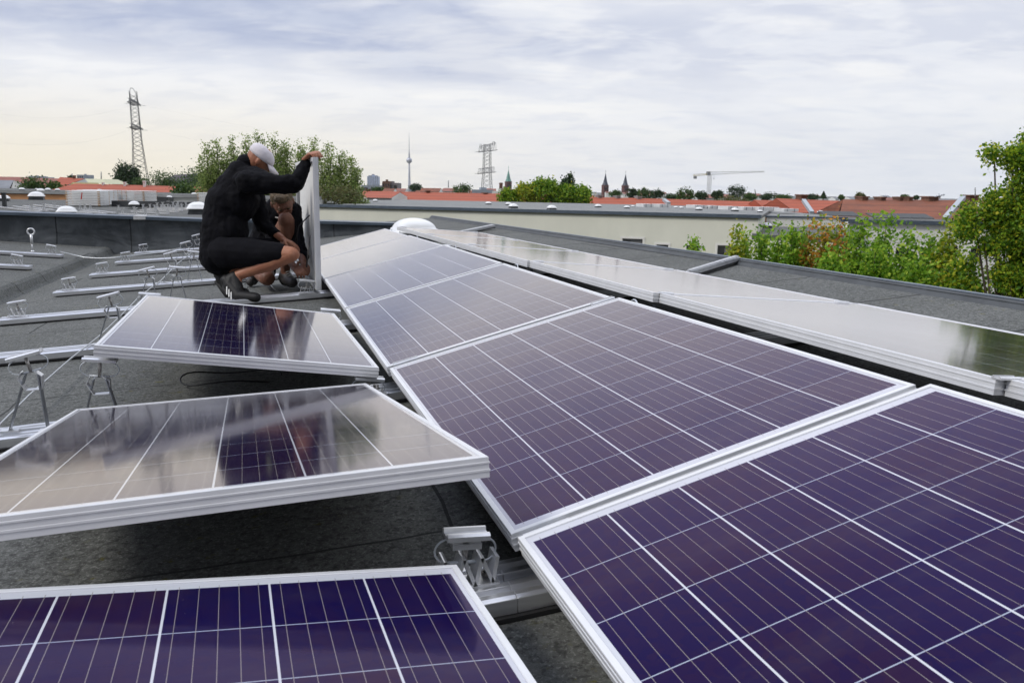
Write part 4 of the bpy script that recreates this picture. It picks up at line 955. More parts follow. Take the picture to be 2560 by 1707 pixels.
for i, (x, w, yt, yb, d, l) in enumerate(((1252.5, 7, 457, 484, 280, 'square brick chimney left of the green copper spire'), (1304, 7, 459, 484, 280, 'square brick chimney right of the green copper spire'), (1463, 3, 467, 484, 300, 'thin brick chimney right of the dark poplar'))):
    q = pt(x, yt, d); ww = w * d / FOC; b = MB(); b.box(q.x - ww / 2, q.x + ww / 2, q.y - ww / 2, q.y + ww / 2, GZ, q.z); b.box(q.x - ww * .56, q.x + ww * .56, q.y - ww * .56, q.y + ww * .56, q.z - ww * .5, q.z - ww * .1); o = b.build('brick_chimney', BRICKR); tag(o, l, 'chimney')
# thin masts
for x, yb, yt, d, l in ((253, 452, 430, 300, 'thin light mast right of the orange gabled house'), (180, 452, 434, 300, 'slanting thin mast left of the orange gabled house'), (1121, 476, 452, 400, 'thin mast left of the round tree near the pylon'), (1890, 490, 474, 200, 'leaning white mast right of the round tree'), (2438, 492, 469, 60, 'grey mast on the brown roof beside the large tree'), (1051, 478, 462, 500, 'thin mast above the dark shrubby tree')):
    b = MB(); r_ = 1.3 * d / FOC if d < 350 else .25; b.tube([pt(x + (3 if x == 180 else 0), yb, d), pt(x - (3 if x in (1890,) else 0), yt, d)], r_, 8); o = b.build('mast', CONC); tag(o, l, 'mast')
b = MB(); b.tube([pt(2337, 492, 60), pt(2362, 487, 60)], .03, 6); b.tube([pt(2350, 497, 60), pt(2347, 484, 60)], .03, 6)
for k in range(4): b.tube([pt(2340 + k * 6, 493.5 - k * 1.2, 60), pt(2342 + k * 6, 488.5 - k * 1.2, 60)], .02, 6)
o = b.build('antenna', LEGM); tag(o, 'roof television antenna on the brown red roof', 'antenna')
# generic distant houses along the skyline
hd = 0
for k in range(110):
    x = random.uniform(-40, 2500); d = random.choice([240, 320, 420, 520, 680, 850]) * random.uniform(.9, 1.1)
    hy = 454.5 + .0168 * x
    top = hy - random.uniform(-4.5, 3.2) * (1 if d < 500 else .6) + (0 if x > 300 else -2.5); w = random.uniform(9, 30) * 350 / d + 5
    mt_, col_ = random.choice([(TILED, 'red'), (TILED, 'red'), (TILEB, 'brown'), (TILEG, 'grey'), (TILED, 'red')])
    gable('distant_house', x, x + w, top, top + w * .0168, top + 7 * 300 / d, d, mt_, 'small %s roofed house in the distant skyline' % col_, 'house', 'small %s roofed houses in the distance' % col_, run=5, wallm=CREAM2)

# ------------------------------------------------------------------ towers
def lattice(b, c, zs, ws, r, depthw=None, steps=None):
    """four legged lattice mast; ws half widths at heights zs"""
    def P(z, sx, sy):
        w = float(np.interp(z, zs, ws)); dpw = float(np.interp(z, zs, depthw)) if depthw else w; return Vector((c.x + sx * w, c.y + sy * dpw, z))
    for sx in (-1, 1):
        for sy in (-1, 1): b.tube([P(z, sx, sy) for z in zs], r, 4)
    for z0, z1 in zip(steps[:-1], steps[1:]):
        for (a, e) in (((-1, -1), (1, -1)), ((1, -1), (1, 1)), ((1, 1), (-1, 1)), ((-1, 1), (-1, -1))):
            b.tube([P(z0, *a), P(z1, *e)], r * .55, 3); b.tube([P(z0, *e), P(z1, *a)], r * .55, 3)
        
def pylon_left():
    d = 300; c = pt(348, 480, d); s = d / FOC
    rt = root('lattice_pylon', Vector((c.x, c.y, GZ)), 'tall steel lattice pylon seen edge on, left side', 'pylon')
    def Z(y): return pt(342, y, d).z
    zs = [GZ, Z(470), Z(410), Z(350), Z(240), Z(232)]; ws = [4.2, 19.5 * s, 14 * s, 10 * s, 8.2 * s, 8 * s]; b = MB()
    c2 = pt(343, 400, d); cc = Vector((c2.x, c2.y, 0)); steps = [GZ, GZ + 9, GZ + 16] + [Z(y) for y in (459, 440, 422, 408, 395, 383, 371, 360, 350, 340, 330, 320, 310, 299, 289, 279, 269, 259, 249, 240)]
    # legs lean: centre shifts left towards the top
    vs0 = len(b.v); lattice(b, cc, zs, ws, .10, steps=steps)
    b.v = [(v[0] - (v[2] - Z(470)) * .022 + .8, v[1], v[2]) for v in b.v]
    b.build('mast', PYLON, rt)
    b = MB(); xk = lambda z: cc.x - (z - Z(470)) * .022 + .8
    for (yt, yb, nn_) in ((236, 263, 'cross_arm'), (300, 323, 'cross_arm')):
        b = MB(); z0, z1 = Z(yb), Z(yt); w = 8.6 * s
        for k in range(9):   # truss arms running away from the viewer, seen edge on
            y0 = -8 + k * 2.0
            for sx in (-1, 1): b.tube([(xk(z0) + sx * w, cc.y + y0, z0), (xk(z1) + sx * w * (1 - abs(y0) / 14), cc.y + y0 * .8 + .8, z0 + (z1 - z0) * (1 - abs(y0) / 9.5))], .06, 3)
            b.tube([(xk(z0) - w, cc.y + y0, z0), (xk(z0) + w, cc.y + y0 + 1.5, z0 + .5)], .07, 3)
            b.tube([(xk(z0) + w, cc.y + y0, z0 + .6), (xk(z0) - w, cc.y + y0 + 1.2, z0 + 1.4)], .07, 3)
        b.tube([(xk(z0) - w, cc.y - 8, z0), (xk(z0) - w, cc.y + 8, z0)], .12, 4); b.tube([(xk(z0) + w, cc.y - 8, z0), (xk(z0) + w, cc.y + 8, z0)], .12, 4)
        b.beam((xk(z0) - 22 * s, cc.y, z0 + .2), (xk(z0) + 26 * s, cc.y, z0 - .5), .10, .08)
        b.build(nn_, PYLON, rt)
    b = MB(); zt = Z(225); z1 = Z(238)
    for a, e in (((-8, z1), (-6, zt)), ((8, z1 - .6), (0, zt)), ((-6, zt), (0, zt))): b.tube([(xk(z1) + a[0] * s, cc.y, a[1]), (xk(z1) + e[0] * s, cc.y, e[1])], .10, 4)
    b.build('top_frame', PYLON, rt)
pylon_left()
def pylon_mid():
    d = 620; s = d / FOC; c2 = pt(1217, 470, d); cc = Vector((c2.x, c2.y, 0))
    rt = root('lattice_pylon', Vector((cc.x, cc.y, GZ)), 'wide armed steel lattice pylon near the picture centre', 'pylon')
    def Z(y): return pt(1217, y, d).z
    b = MB(); lattice(b, cc, [GZ, Z(470), Z(434), Z(380), Z(362)], [5, 11.5 * s, 9 * s, 8 * s, 7.5 * s], .17, depthw=[5, 3.4, 2.6, 2.2, 2.0], steps=[GZ, GZ + 8, GZ + 14] + [Z(y) for y in (470, 458, 447, 436, 426, 416, 406, 397, 388, 379, 370, 362)])
    b.build('mast', PYLON, rt)
    for yl, yr, yl2, yr2, x0, x1 in ((381, 376, 366, 357, 1197, 1240), (435, 431, 422, 418, 1195, 1236)):
        b = MB(); L0, L1, U0, U1 = pt(x0, yl, d), pt(x1, yr, d), pt(x0 + 3, yl2, d), pt(x1 - 2, yr2, d)
        for off in (-1.6, 1.6):
            o_ = Vector((0, off, 0)); b.tube([L0 + o_, L1 + o_], .22, 4); b.tube([U0 + o_, U1 + o_], .17, 4)
            for k in range(7):
                t = k / 6; a = L0.lerp(L1, t) + o_; e = U0.lerp(U1, t) + o_; b.tube([a, e], .11, 3)
                if k < 6: b.tube([a, U0.lerp(U1, (k + 1) / 6) + o_], .08, 3)
        b.tube([L0 - Vector((2.6, 0, 0)), L1 + Vector((1.6, 0, .3))], .16, 4); b.build('cross_arm', PYLON, rt)
    b = MB()
    for x, yb, yt in ((1200, 372, 360), (1203, 372, 361), (1231, 364, 355), (1236, 364, 354)): b.tube([pt(x, yb, d), pt(x, yt, d)], .16, 4)
    b.tube([pt(1230, 355, d), pt(1237, 354.5, d)], .15, 4); b.tube([pt(1199, 361, d), pt(1204, 362, d)], .15, 4); b.build('top_frame', PYLON, rt)
pylon_mid()
for (a, c, l) in (((354, 322, 300), (1196, 434, 620), 'lower faint cable hanging between the two pylons'), ((352, 262, 300), (1197, 381, 620), 'upper faint cable hanging between the two pylons'), ((332, 262, 300), (-200, 240, 200), 'upper faint cable leaving the left pylon to the left'), ((332, 322, 300), (-200, 318, 200), 'lower faint cable leaving the left pylon to the left')):
    A, C = pt(*a), pt(*c); P = [A.lerp(C, t) - Vector((0, 0, 4 * 5 * t * (1 - t))) for t in np.linspace(0, 1, 24)]; wire('power_cable', P, .009, PYLON, l, 'cable', 'cables of the pylons', 4)
# television tower
d = 5200; s = d / FOC; c = pt(1023.5, 470, d)
rt = root('television_tower', Vector((c.x, c.y, GZ)), 'slender television tower with silver sphere and long antenna on the horizon', 'tower')
def Z(y): return pt(1023.5, y, d).z
b = MB(); zb = c.z; b.lathe([(16, GZ - zb), (9.0, 0), (6.2, Z(435) - zb), (5.0, Z(409) - zb)], c, 20); b.build('shaft', TOWERC, rt)
b = MB(); zc = Z(402); r_ = 7.2 * s; b.lathe([(max(.5, r_ * math.sin(a)), zc - zb - r_ * math.cos(a)) for a in np.linspace(.15, math.pi - .15, 14)], c, 24); b.build('sphere', TOWERS, rt)
b = MB(); b.lathe([(4.5, Z(396) - zb), (5.5, Z(394) - zb), (5.5, Z(386) - zb), (3.6, Z(384) - zb)], c, 16); b.build('collar', TOWERC, rt)
b = MB(); b.lathe([(3.2, Z(385) - zb), (2.2, Z(372) - zb), (1.7, Z(355) - zb), (1.0, Z(334) - zb)], c, 10); b.build('antenna', TOWERC, rt)
# copper spire church
def spire(x, ytip, yeave, ybase, w, d, m1, m2, label, name, tip=3):
    s = d / FOC; c = pt(x, ybase, d); hw = w / 2 * s; ze, zt, zb = pt(x, yeave, d).z, pt(x, ytip, d).z, c.z
    rt = root(name, Vector((c.x, c.y, GZ)), label, 'church', 'brick church towers on the skyline' if 'twin' in label else None)
    b = MB(); b.box(c.x - hw, c.x + hw, c.y - hw, c.y + hw, GZ, ze); b.box(c.x - hw * 1.06, c.x + hw * 1.06, c.y - hw * 1.06, c.y + hw * 1.06, ze - hw * .35, ze - hw * .12); b.build('tower', m1, rt)
    b = MB()
    for sx in (-.5, 0, .5): b.box(c.x + (sx - .13) * hw, c.x + (sx + .13) * hw, c.y - hw * 1.10, c.y - hw * 1.01, ze - (ze - zb) * .75, ze - (ze - zb) * .3)
    b.build('bell_opening', GLASSD, rt)
    b = MB(); b.lathe([(hw * 1.12, ze - c.z), (hw * .72, ze - c.z + (zt - ze) * .25), (hw * .06, (zt - c.z))], c, 8, False, rot=math.pi / 8); b.build('spire_roof', m2, rt)
    b = MB(); b.tube([(c.x, c.y, zt - 1), (c.x, c.y, zt + tip)], hw * .06, 6); b.tube([(c.x - hw * .12, c.y, zt + tip * .6), (c.x + hw * .12, c.y, zt + tip * .6)], hw * .04, 6); b.build('cross', m2, rt)
    return rt
rt = spire(1270.5, 425, 454, 474, 14, 900, BRICK, COPPER, 'dark brick church tower with green copper spire', 'church_tower', 4)
spire(1512.5, 434, 463, 478, 13.5, 1000, BRICK, SLATE, 'left one of the twin brick church towers with dark pointed spires', 'church_tower', 4)
spire(1562.5, 436, 464, 479, 13.5, 1000, BRICK, SLATE, 'right one of the twin brick church towers with dark pointed spires', 'church_tower', 4)
# crane
d = 520; s = d / FOC; c = pt(1772, 480, d)
rt = root('tower_crane', Vector((c.x, c.y, GZ)), 'pale yellow tower crane with long jib above the trees at right', 'crane')
def Z(y): return pt(1772, y, d).z
b = MB(); lattice(b, Vector((c.x, c.y, 0)), [GZ, Z(438)], [.9, .9], .085, steps=[GZ + (Z(438) - GZ) * k / 18 for k in range(19)]); b.build('mast', CRANEW, rt)
b = MB(); A, C = pt(1776, 437, d), pt(1911, 430, d); n = 22
for k in range(n):
    t0, t1 = k / n, (k + 1) / n; h0, h1 = Vector((0, 0, 1.7 * (1 - t0 * .75))), Vector((0, 0, 1.7 * (1 - t1 * .75))); p0, p1 = A.lerp(C, t0), A.lerp(C, t1)
    b.tube([p0, p1], .13, 3); b.tube([p0 + h0, p1 + h1], .12, 3); b.tube([p0, p0.lerp(p1, .5) + h0], .08, 3); b.tube([p0.lerp(p1, .5) + h0, p1], .08, 3)
b.build('jib', CRANEW, rt)
b = MB(); A2, C2 = pt(1768, 437.5, d), pt(1733, 440, d)
for k in range(6):
    p0, p1 = A2.lerp(C2, k / 6), A2.lerp(C2, (k + 1) / 6); b.tube([p0, p1], .2, 4); b.tube([p0 + Vector((0, 0, .8)), p1 + Vector((0, 0, .8))], .16, 4); b.tube([p0, p1 + Vector((0, 0, .8))], .1, 3)
b.build('counter_jib', CRANE, rt)
b = MB(); q = pt(1738, 442, d); b.box(q.x - .9, q.x + .9, q.y - .6, q.y + .6, q.z - 1.3, q.z + .3); b.build('counterweight', CONC, rt)
b = MB(); q = pt(1771, 434, d); b.box(q.x - 1.1, q.x + 1.1, q.y - .8, q.y + .8, q.z - 1.2, q.z + 1.2); b.build('cab', CONC, rt)
b = MB(); b.tube([pt(1785, 437, d), pt(1785, 446, d)], .06, 4); b.tube([pt(1785, 446, d), pt(1785, 448, d)], .35, 6); b.build('hook', LEGM, rt)

# ------------------------------------------------------------------ trees
def leaves_mesh(name, P, size, mat_, parent, base, droop=0.0):
    n = len(P); P = np.asarray(P, float) - np.array(base)
    a = rng.normal(size=(n, 3)); a /= np.linalg.norm(a, axis=1)[:, None]
    t = rng.normal(size=(n, 3)); u = np.cross(a, t); u /= np.linalg.norm(u, axis=1)[:, None]
    v = np.cross(a, u); sz = size * rng.uniform(.6, 1.3, n)[:, None]
    q0 = P - u * sz * .5; q1 = P + v * sz * .36 + a * sz * .1; q2 = P + u * sz * .5; q3 = P - v * sz * .36 + a * sz * .1
    V = np.stack([q0, q1, q2, q3], 1).reshape(-1, 3)
    me = bpy.data.meshes.new(name); me.vertices.add(4 * n); me.vertices.foreach_set('co', V.ravel())
    me.loops.add(4 * n); me.loops.foreach_set('vertex_index', np.arange(4 * n)); me.polygons.add(n)
    me.polygons.foreach_set('loop_start', np.arange(0, 4 * n, 4)); me.polygons.foreach_set('loop_total', np.full(n, 4))
    me.update(calc_edges=True); me.materials.append(mat_); o = bpy.data.objects.new(name, me); COL.objects.link(o); o.parent = parent; return o
def clumps(c, r, ncl, nper, cs, shell=.35):
    """clumps of leaves spread through an ellipsoid (c centre, r radii)"""
    c, r = np.array(c), np.array(r); d_ = rng.normal(size=(ncl, 3)); d_ /= np.linalg.norm(d_, axis=1)[:, None]
    rad = rng.uniform(shell, 1.0, ncl) ** .6; cc = c + d_ * r * rad[:, None]
    k = rng.poisson(nper, ncl) + 2; out = np.repeat(cc, k, 0); return cc, out + rng.normal(size=out.shape) * cs
def tree(name, label, cat, group, base, ells, leaf, mat_, ncl, nper, cs, trunk_r=.1, trunk_top=None, branches=12):
    """ells: [(centre, radii, weight)]"""
    base = Vector(base); rt = root(name, base, label, cat, group); allp = []; cls = []; tw = sum(e[2] for e in ells)
    for c, r, w in ells:
        cc, pp = clumps(c, r, max(3, int(ncl * w / tw)), nper, cs); allp.append(pp); cls.append(cc)
    leaves_mesh('crown', np.concatenate(allp), leaf, mat_, rt, base); cls = np.concatenate(cls)
    b = MB(); tt = Vector(trunk_top) if trunk_top is not None else Vector(ells[0][0]); pts = [base.lerp(tt, k / 5) + Vector((math.sin(k * 2.1) * trunk_r * .6, math.cos(k * 1.7) * trunk_r * .6, 0)) for k in range(6)]
    b.tube(pts, [trunk_r * (1 - .8 * k / 5) for k in range(6)], 7)
    for k in rng.choice(len(cls), min(branches, len(cls)), replace=False):
        e = Vector(cls[k]); t = random.uniform(.35, .85); s0 = base.lerp(tt, t)
        if (e - s0).z < 0: s0 = base.lerp(tt, max(.1, t - .35))
        b.tube([s0, s0.lerp(e, .5) + Vector((0, 0, -.05 * (e - s0).length)), e], [trunk_r * .32, trunk_r * .2, trunk_r * .08], 5)
    b.build('trunk', BARK, rt); return rt
def flame(name, label, cat, group, x, ytip, ybot, wpx, d, leaf, mat_, ncl, nper, cs, trunk_r=.05, gz=GZ, fat=1.0, branches=10, pw=1.25):
    """tall pointed tree: tip px, bottom px of the visible crown, width px"""
    tip = pt(x, ytip, d); bot = pt(x, ybot, d); H = tip.z - bot.z; w = wpx * d / FOC / 2; ells = []
    for k in range(6):
        t = (k + .5) / 6; rr = w * (1.0 - t) ** pw * 1.25 + w * .07
        ells.append(((tip.x + random.uniform(-.15, .15) * w, tip.y + random.uniform(-.15, .15) * w, bot.z + H * t), (rr, rr * fat, H / 8), (rr + .12 * w) ** 1.4))
    return tree(name, label, cat, group, (tip.x, tip.y, gz), ells, leaf, mat_, ncl, nper, cs, trunk_r, (tip.x, tip.y, tip.z - H * .06), branches)
# young maples in the courtyard, right
mp = [(1738, 590, 690, 18, 19, LEAF_MAPLE, 'thin young tree tip alone in front of a window'), (1847, 570, 720, 34, 18, LEAF_YEL, 'slim yellow tipped young maple at the corner of the cream wall'), (1862, 580, 730, 36, 18.5, LEAF_MAPLE, 'green young maple right of the slim yellow tipped one'),
      (1908, 565, 735, 46, 18, LEAF_MAPLE, 'young green maple in front of the low dark roof'), (1950, 559, 740, 46, 18.5, LEAF_MAPLE, 'taller young maple right of the dome on the dark roof'), (1984, 562, 742, 40, 17.5, LEAF_MAPLE, 'narrow young maple left of the orange ones'), (2009, 563, 745, 38, 18.5, LEAF_MAPLE, 'green young maple touching the first orange one'),
      (2026, 566, 748, 46, 17.5, LEAF_OR, 'orange leaved young maple, left one of the orange group'), (2068, 551, 750, 60, 18, LEAF_OR, 'yellow orange young maple, tallest of the orange group'), (2094, 558, 752, 46, 18.6, LEAF_OR, 'reddish orange young maple, right one of the orange group'),
      (2120, 580, 755, 56, 19, LEAF_MAPLE, 'thin bright young maple beside the white building corner'), (2157, 542, 760, 62, 17.5, LEAF_MAPLE, 'tall pointed young maple in front of the white wall'), (2218, 545, 765, 76, 17.2, LEAF_MAPLE, 'broadest pointed young maple in front of the white wall'),
      (2274, 584, 770, 62, 17, LEAF_MAPLE, 'lower young maple between two windows of the white building'), (2328, 598, 775, 60, 17, LEAF_MAPLE, 'short young maple right of the second window'), (2379, 553, 780, 76, 16.5, LEAF_YEL, 'yellow green young maple next to the large tree'),
      (2190, 620, 765, 90, 16.4, LEAF_MAPLE, 'dark low maple under the broadest pointed one'), (2300, 650, 778, 110, 16, LEAF_MAPLE, 'wide low maple close to the roof edge'), (2420, 640, 790, 110, 15.6, LEAF_BIG, 'dark low shrubby tree below the large tree'), (2080, 640, 752, 90, 16.5, LEAF_MAPLE, 'low green maple under the orange group')]
for x, yt, yb, w, d, mt_, l in mp:
    flame('young_maple', l, 'tree', 'young maples in the courtyard', x, yt, yb + 30, w, d, .085, mt_, int(60 + w * 2.4), 15, .075 * (1 + w / 120), .035)
# large tree at right edge
d = 15
el = []
for x, y, wx, wy, wt_ in ((2535, 470, 60, 60, 1.2), (2560, 400, 70, 55, 1.0), (2500, 395, 38, 26, .5), (2462, 388, 18, 14, .16), (2530, 540, 70, 55, 1.3), (2480, 560, 50, 40, .7), (2440, 540, 34, 22, .35), (2405, 535, 22, 18, .2), (2400, 580, 26, 22, .28), (2445, 615, 40, 24, .35),
                          (2570, 640, 80, 70, 1.6), (2510, 690, 60, 50, 1.0), (2600, 520, 60, 120, 1.5), (2470, 690, 35, 35, .4), (2570, 345, 22, 26, .22), (2505, 600, 50, 40, .7), (2470, 500, 25, 25, .25), (2560, 750, 90, 50, 1.2), (2620, 420, 60, 80, .8)):
    p = pt(x, y, d); s = d / FOC; el.append((tuple(pt(x + (44 if wx > 30 else 16), y, d)), (wx * s * .82, wx * s * 1.0, wy * s * .9), wt_))
pb = pt(2640, 700, d); tree('large_tree', 'large green tree with yellowing leaf tips filling the right picture edge', 'tree', None, (pb.x, pb.y, GZ), el, .066, LEAF_BIG, 1350, 28, .085, .16, tuple(pt(2600, 420, d)), 60)
# loose poplars behind the workers
for x, yt, yb, w, l in ((517, 366, 495, 50, 'leftmost loose poplar behind the workers'), (544, 357, 495, 52, 'second loose poplar from the left behind the workers'), (583, 347, 495, 56, 'third loose poplar behind the back of the cap wearer'), (615, 344, 495, 50, 'loose poplar rising just left of the white cap'),
                        (645, 337, 495, 60, 'tallest loose poplar above the white cap'), (688, 341, 495, 50, 'loose poplar between white cap and raised hand'), (712, 352, 495, 40, 'small loose poplar left of the raised hand'), (752, 358, 500, 50, 'loose poplar behind the raised hand'), (785, 352, 500, 56, 'loose poplar right of the raised hand'),
                        (820, 362, 502, 54, 'broad loose poplar right of the held panel'), (850, 382, 502, 50, 'second loose poplar from the right end'), (882, 402, 504, 42, 'rightmost loose poplar behind the held panel')):
    flame('poplar', l, 'tree', 'loose poplars behind the workers', x, yt, yb + 12, w * 1.25, 70, .17, LEAF_POP, 170, 20, .22, .12, fat=1.0, branches=50, pw=.7)
for x, y, w, h, l in ((770, 492, 60, 24, 'reddish brown bushy undergrowth right of the held panel'), (850, 490, 70, 26, 'olive undergrowth below the right poplars')):
    p = pt(x, y, 64); s = 64 / FOC; tree('bush', l, 'bush', None, (p.x, p.y, GZ), [(tuple(p), (w * s / 1.3, 1.5, h * s / 1.6), 1)], .2, LEAF_BR, 60, 18, .25, .08)
for x, yt, yb, w, d, l in ((504, 434, 470, 80, 120, 'dark green round tree left of the poplars'), (408, 441, 468, 62, 130, 'dark green trees below the plum roof'), (463, 471, 492, 52, 80, 'low bushes in front of the long orange roof'), (82, 455, 476, 50, 95, 'rounded bush in front of the dusty red roof'), (136, 463, 478, 30, 95, 'small bright bush right of the rounded bush'),
                           (176, 441, 459, 11, 160, 'small dark cypress left of the orange gabled house'), (350, 452, 470, 28, 150, 'leafy tree between the legs of the left pylon')):
    p = pt(x, (yt + yb) / 2, d); s = d / FOC; tree('tree' if yb - yt > 24 else 'bush', l, 'tree' if yb - yt > 24 else 'bush', None, (p.x, p.y, GZ), [(tuple(p), (w / 2 * s, w / 2 * s, (yb - yt) / 2 * s), 1)], max(.25, 3.0 * s), LEAF_MID if x != 176 else LEAF_DK, 90, 16, .5 * w / 50 * max(.5, d / 120), .1)
for x, yt, w, l in ((301, 417, 17, 'left one of three dark columnar poplars beside the pylon'), (317, 413, 20, 'middle one of three dark columnar poplars beside the pylon'), (333, 420, 19, 'right one of three dark columnar poplars behind the pylon leg')):
    flame('columnar_poplar', l, 'tree', 'dark columnar poplars by the left pylon', x, yt, 462, w * 1.2, 170, .45, LEAF_DK, 90, 20, .55, .2)
for x, yt, w, l in ((1424, 437, 20, 'tall dark columnar poplar behind the lime bushes'), (1413, 450, 11, 'shorter dark columnar poplar left of the tall one')):
    flame('columnar_poplar', l, 'tree', 'dark columnar poplars behind the lime bushes', x, yt, 484, w, 160, .45, LEAF_DK, 90, 18, .4, .2)
for x, yt, w, l in ((1274, 479, 44, 'leftmost lime bush on the roof line'), (1318, 465, 56, 'yellowish lime bush, second from the left'), (1360, 452, 66, 'tallest lime green bush of the row'), (1402, 468, 56, 'lime bush in front of the dark poplars'), (1448, 471, 58, 'rightmost lime bush of the row')):
    d = 92; p = pt(x, (yt + 516) / 2, d); s = d / FOC
    tree('lime_bush', l, 'bush', 'lime green bushes behind the cream roof', (p.x, p.y, GZ), [(tuple(p), (w / 2 * s, w / 2 * s, (516 - yt) / 2 * s), 1), (tuple(pt(x - w * .2, yt + 10, d)), (w * .2 * s, w * .2 * s, 9 * s), .3), (tuple(pt(x + w * .22, yt + 12, d)), (w * .18 * s, w * .2 * s, 9 * s), .3)], .26, LEAF_YEL if x == 1318 else LEAF_CLUMP, 170, 20, .28, .12)
far = [(1042, 461, 482, 36, 350, LEAF_DK, 'dark shrubby tree right of the television tower'), (1153, 463, 486, 54, 180, LEAF_MID, 'round green tree left of the middle pylon'), (945, 470, 482, 34, 300, LEAF_MID, 'low tree below the pale high-rise'), (1581, 470, 496, 30, 210, LEAF_DK, 'dark round tree just right of the twin spires'),
       (1607, 471, 498, 34, 205, LEAF_MID, 'second round tree right of the twin spires'), (1640, 475, 499, 36, 200, LEAF_DK, 'third round tree right of the twin spires'), (1617, 494, 516, 30, 110, LEAF_DK, 'small dark bush in front of the orange roof'), (1712, 469, 520, 46, 120, LEAF_MID, 'drooping willow like tree below the crane'), (1755, 480, 500, 34, 170, LEAF_DK, 'low dark tree left of the crane mast'),
       (1794, 475, 500, 30, 180, LEAF_DK, 'small round tree right of the crane mast'), (1843, 464, 499, 46, 170, LEAF_DK, 'large round dark tree with gaps right of the crane'), (1876, 484, 501, 34, 165, LEAF_MID, 'low tree right of the large round tree'), (1822, 495, 523, 70, 112, LEAF_BR, 'olive brown tree mass in front of the orange roof'), (1862, 500, 522, 36, 112, LEAF_BR, 'small olive tree right of the brown mass'),
       (1925, 487, 500, 50, 240, LEAF_DK, 'low tree line left of the conifer'), (2033, 487, 499, 30, 200, LEAF_DK, 'low tree left of the small conifer'), (2104, 488, 500, 14, 150, LEAF_MID, 'tiny tree top above the orange roof'), (2150, 483, 500, 26, 150, LEAF_BR, 'small round tree behind the brown roof'), (2262, 489, 499, 22, 150, LEAF_MID, 'tree top above the brown red roof'), (2290, 489, 499, 12, 150, LEAF_DK, 'narrow tree top right on the brown roof ridge'),
       (1540, 478, 492, 34, 260, LEAF_MID, 'low green tree between the twin spires'), (1680, 488, 502, 40, 190, LEAF_DK, 'low trees left of the willow like tree'), (1960, 490, 502, 40, 230, LEAF_MID, 'low hazy tree line above the orange roof')]
for x, yt, yb, w, d, mt_, l in far:
    p = pt(x, (yt + yb) / 2, d); s = d / FOC; h = (yb - yt) / 2
    el = [(tuple(p), (w / 2 * s, w / 2 * s, h * s), 1)] + [(tuple(pt(x + random.uniform(-.3, .3) * w, yt + h * .8, d)), (w * .22 * s, w * .2 * s, h * .5 * s), .25) for _ in range(2)]
    tree('distant_tree', l, 'tree', None, (p.x, p.y, GZ), el, max(.25, 3.2 * s), mt_, 80, 16, w * .07 * s, .15)
p = pt(2058, 496, 190); s = 190 / FOC; rt = root('conifer', Vector((p.x, p.y, GZ)), 'small dark conifer above the orange roof near the brown chimney', 'tree'); P = []
for k in range(600):
    t = random.random(); r_ = (1 - t) * 10 * s * random.uniform(.3, 1); a = random.uniform(0, 6.28); P.append((p.x + r_ * math.cos(a), p.y + r_ * math.sin(a), p.z + t * 17 * s - .02 * r_))
leaves_mesh('crown', P, .3, LEAF_DK, rt, Vector((p.x, p.y, GZ))); b = MB(); b.tube([(p.x, p.y, GZ), (p.x, p.y, p.z + 15 * s)], .12, 6); b.build('trunk', BARK, rt)

# small leaves blown onto the roof
for k, (x, y, l) in enumerate(((2309, 735, 'pale curled leaf lying on the roof strip near the right edge'), (2283, 727, 'smaller pale leaf beside the curled one on the roof strip'), (2010, 704, 'tiny yellow leaf on the roof strip above the right panels'), (1700, 650, 'tiny ochre leaf on the roof strip near the short rail'))):
    p = onz(x, y, roofz(3.2, 3.6 if x > 2200 else 4.6) + .012); sz = .022 if k < 2 else .014; b = MB()
    b.add([p + Vector((-sz, 0, .002)), p + Vector((0, -sz * .6, -.003)), p + Vector((sz, 0, .004)), p + Vector((0, sz * .6, -.002))], [(0, 1, 2, 3)])
    o = b.build('fallen_leaf', simple('dry_leaf', (.55, .52, .44) if k < 2 else (.5, .38, .06), .7)); md = o.modifiers.new('t', 'SOLIDIFY'); md.thickness = .0015; tag(o, l, 'leaf')
# ------------------------------------------------------------------ air
hz = bpy.data.materials.new('haze_air'); hz.use_nodes = True; t = hz.node_tree; t.nodes.clear(); o_ = t.nodes.new('ShaderNodeOutputMaterial'); pv = t.nodes.new('ShaderNodeVolumePrincipled')
pv.inputs['Color'].default_value = (.97, .98, 1, 1); pv.inputs['Density'].default_value = 6e-5; pv.inputs['Anisotropy'].default_value = .2; t.links.new(pv.outputs[0], o_.inputs['Volume'])
b = MB(); b.box(-2600, 3600, -300, 5500, GZ - 1, 380); o = b.build('haze', hz); tag(o, None, None, kind='stuff')
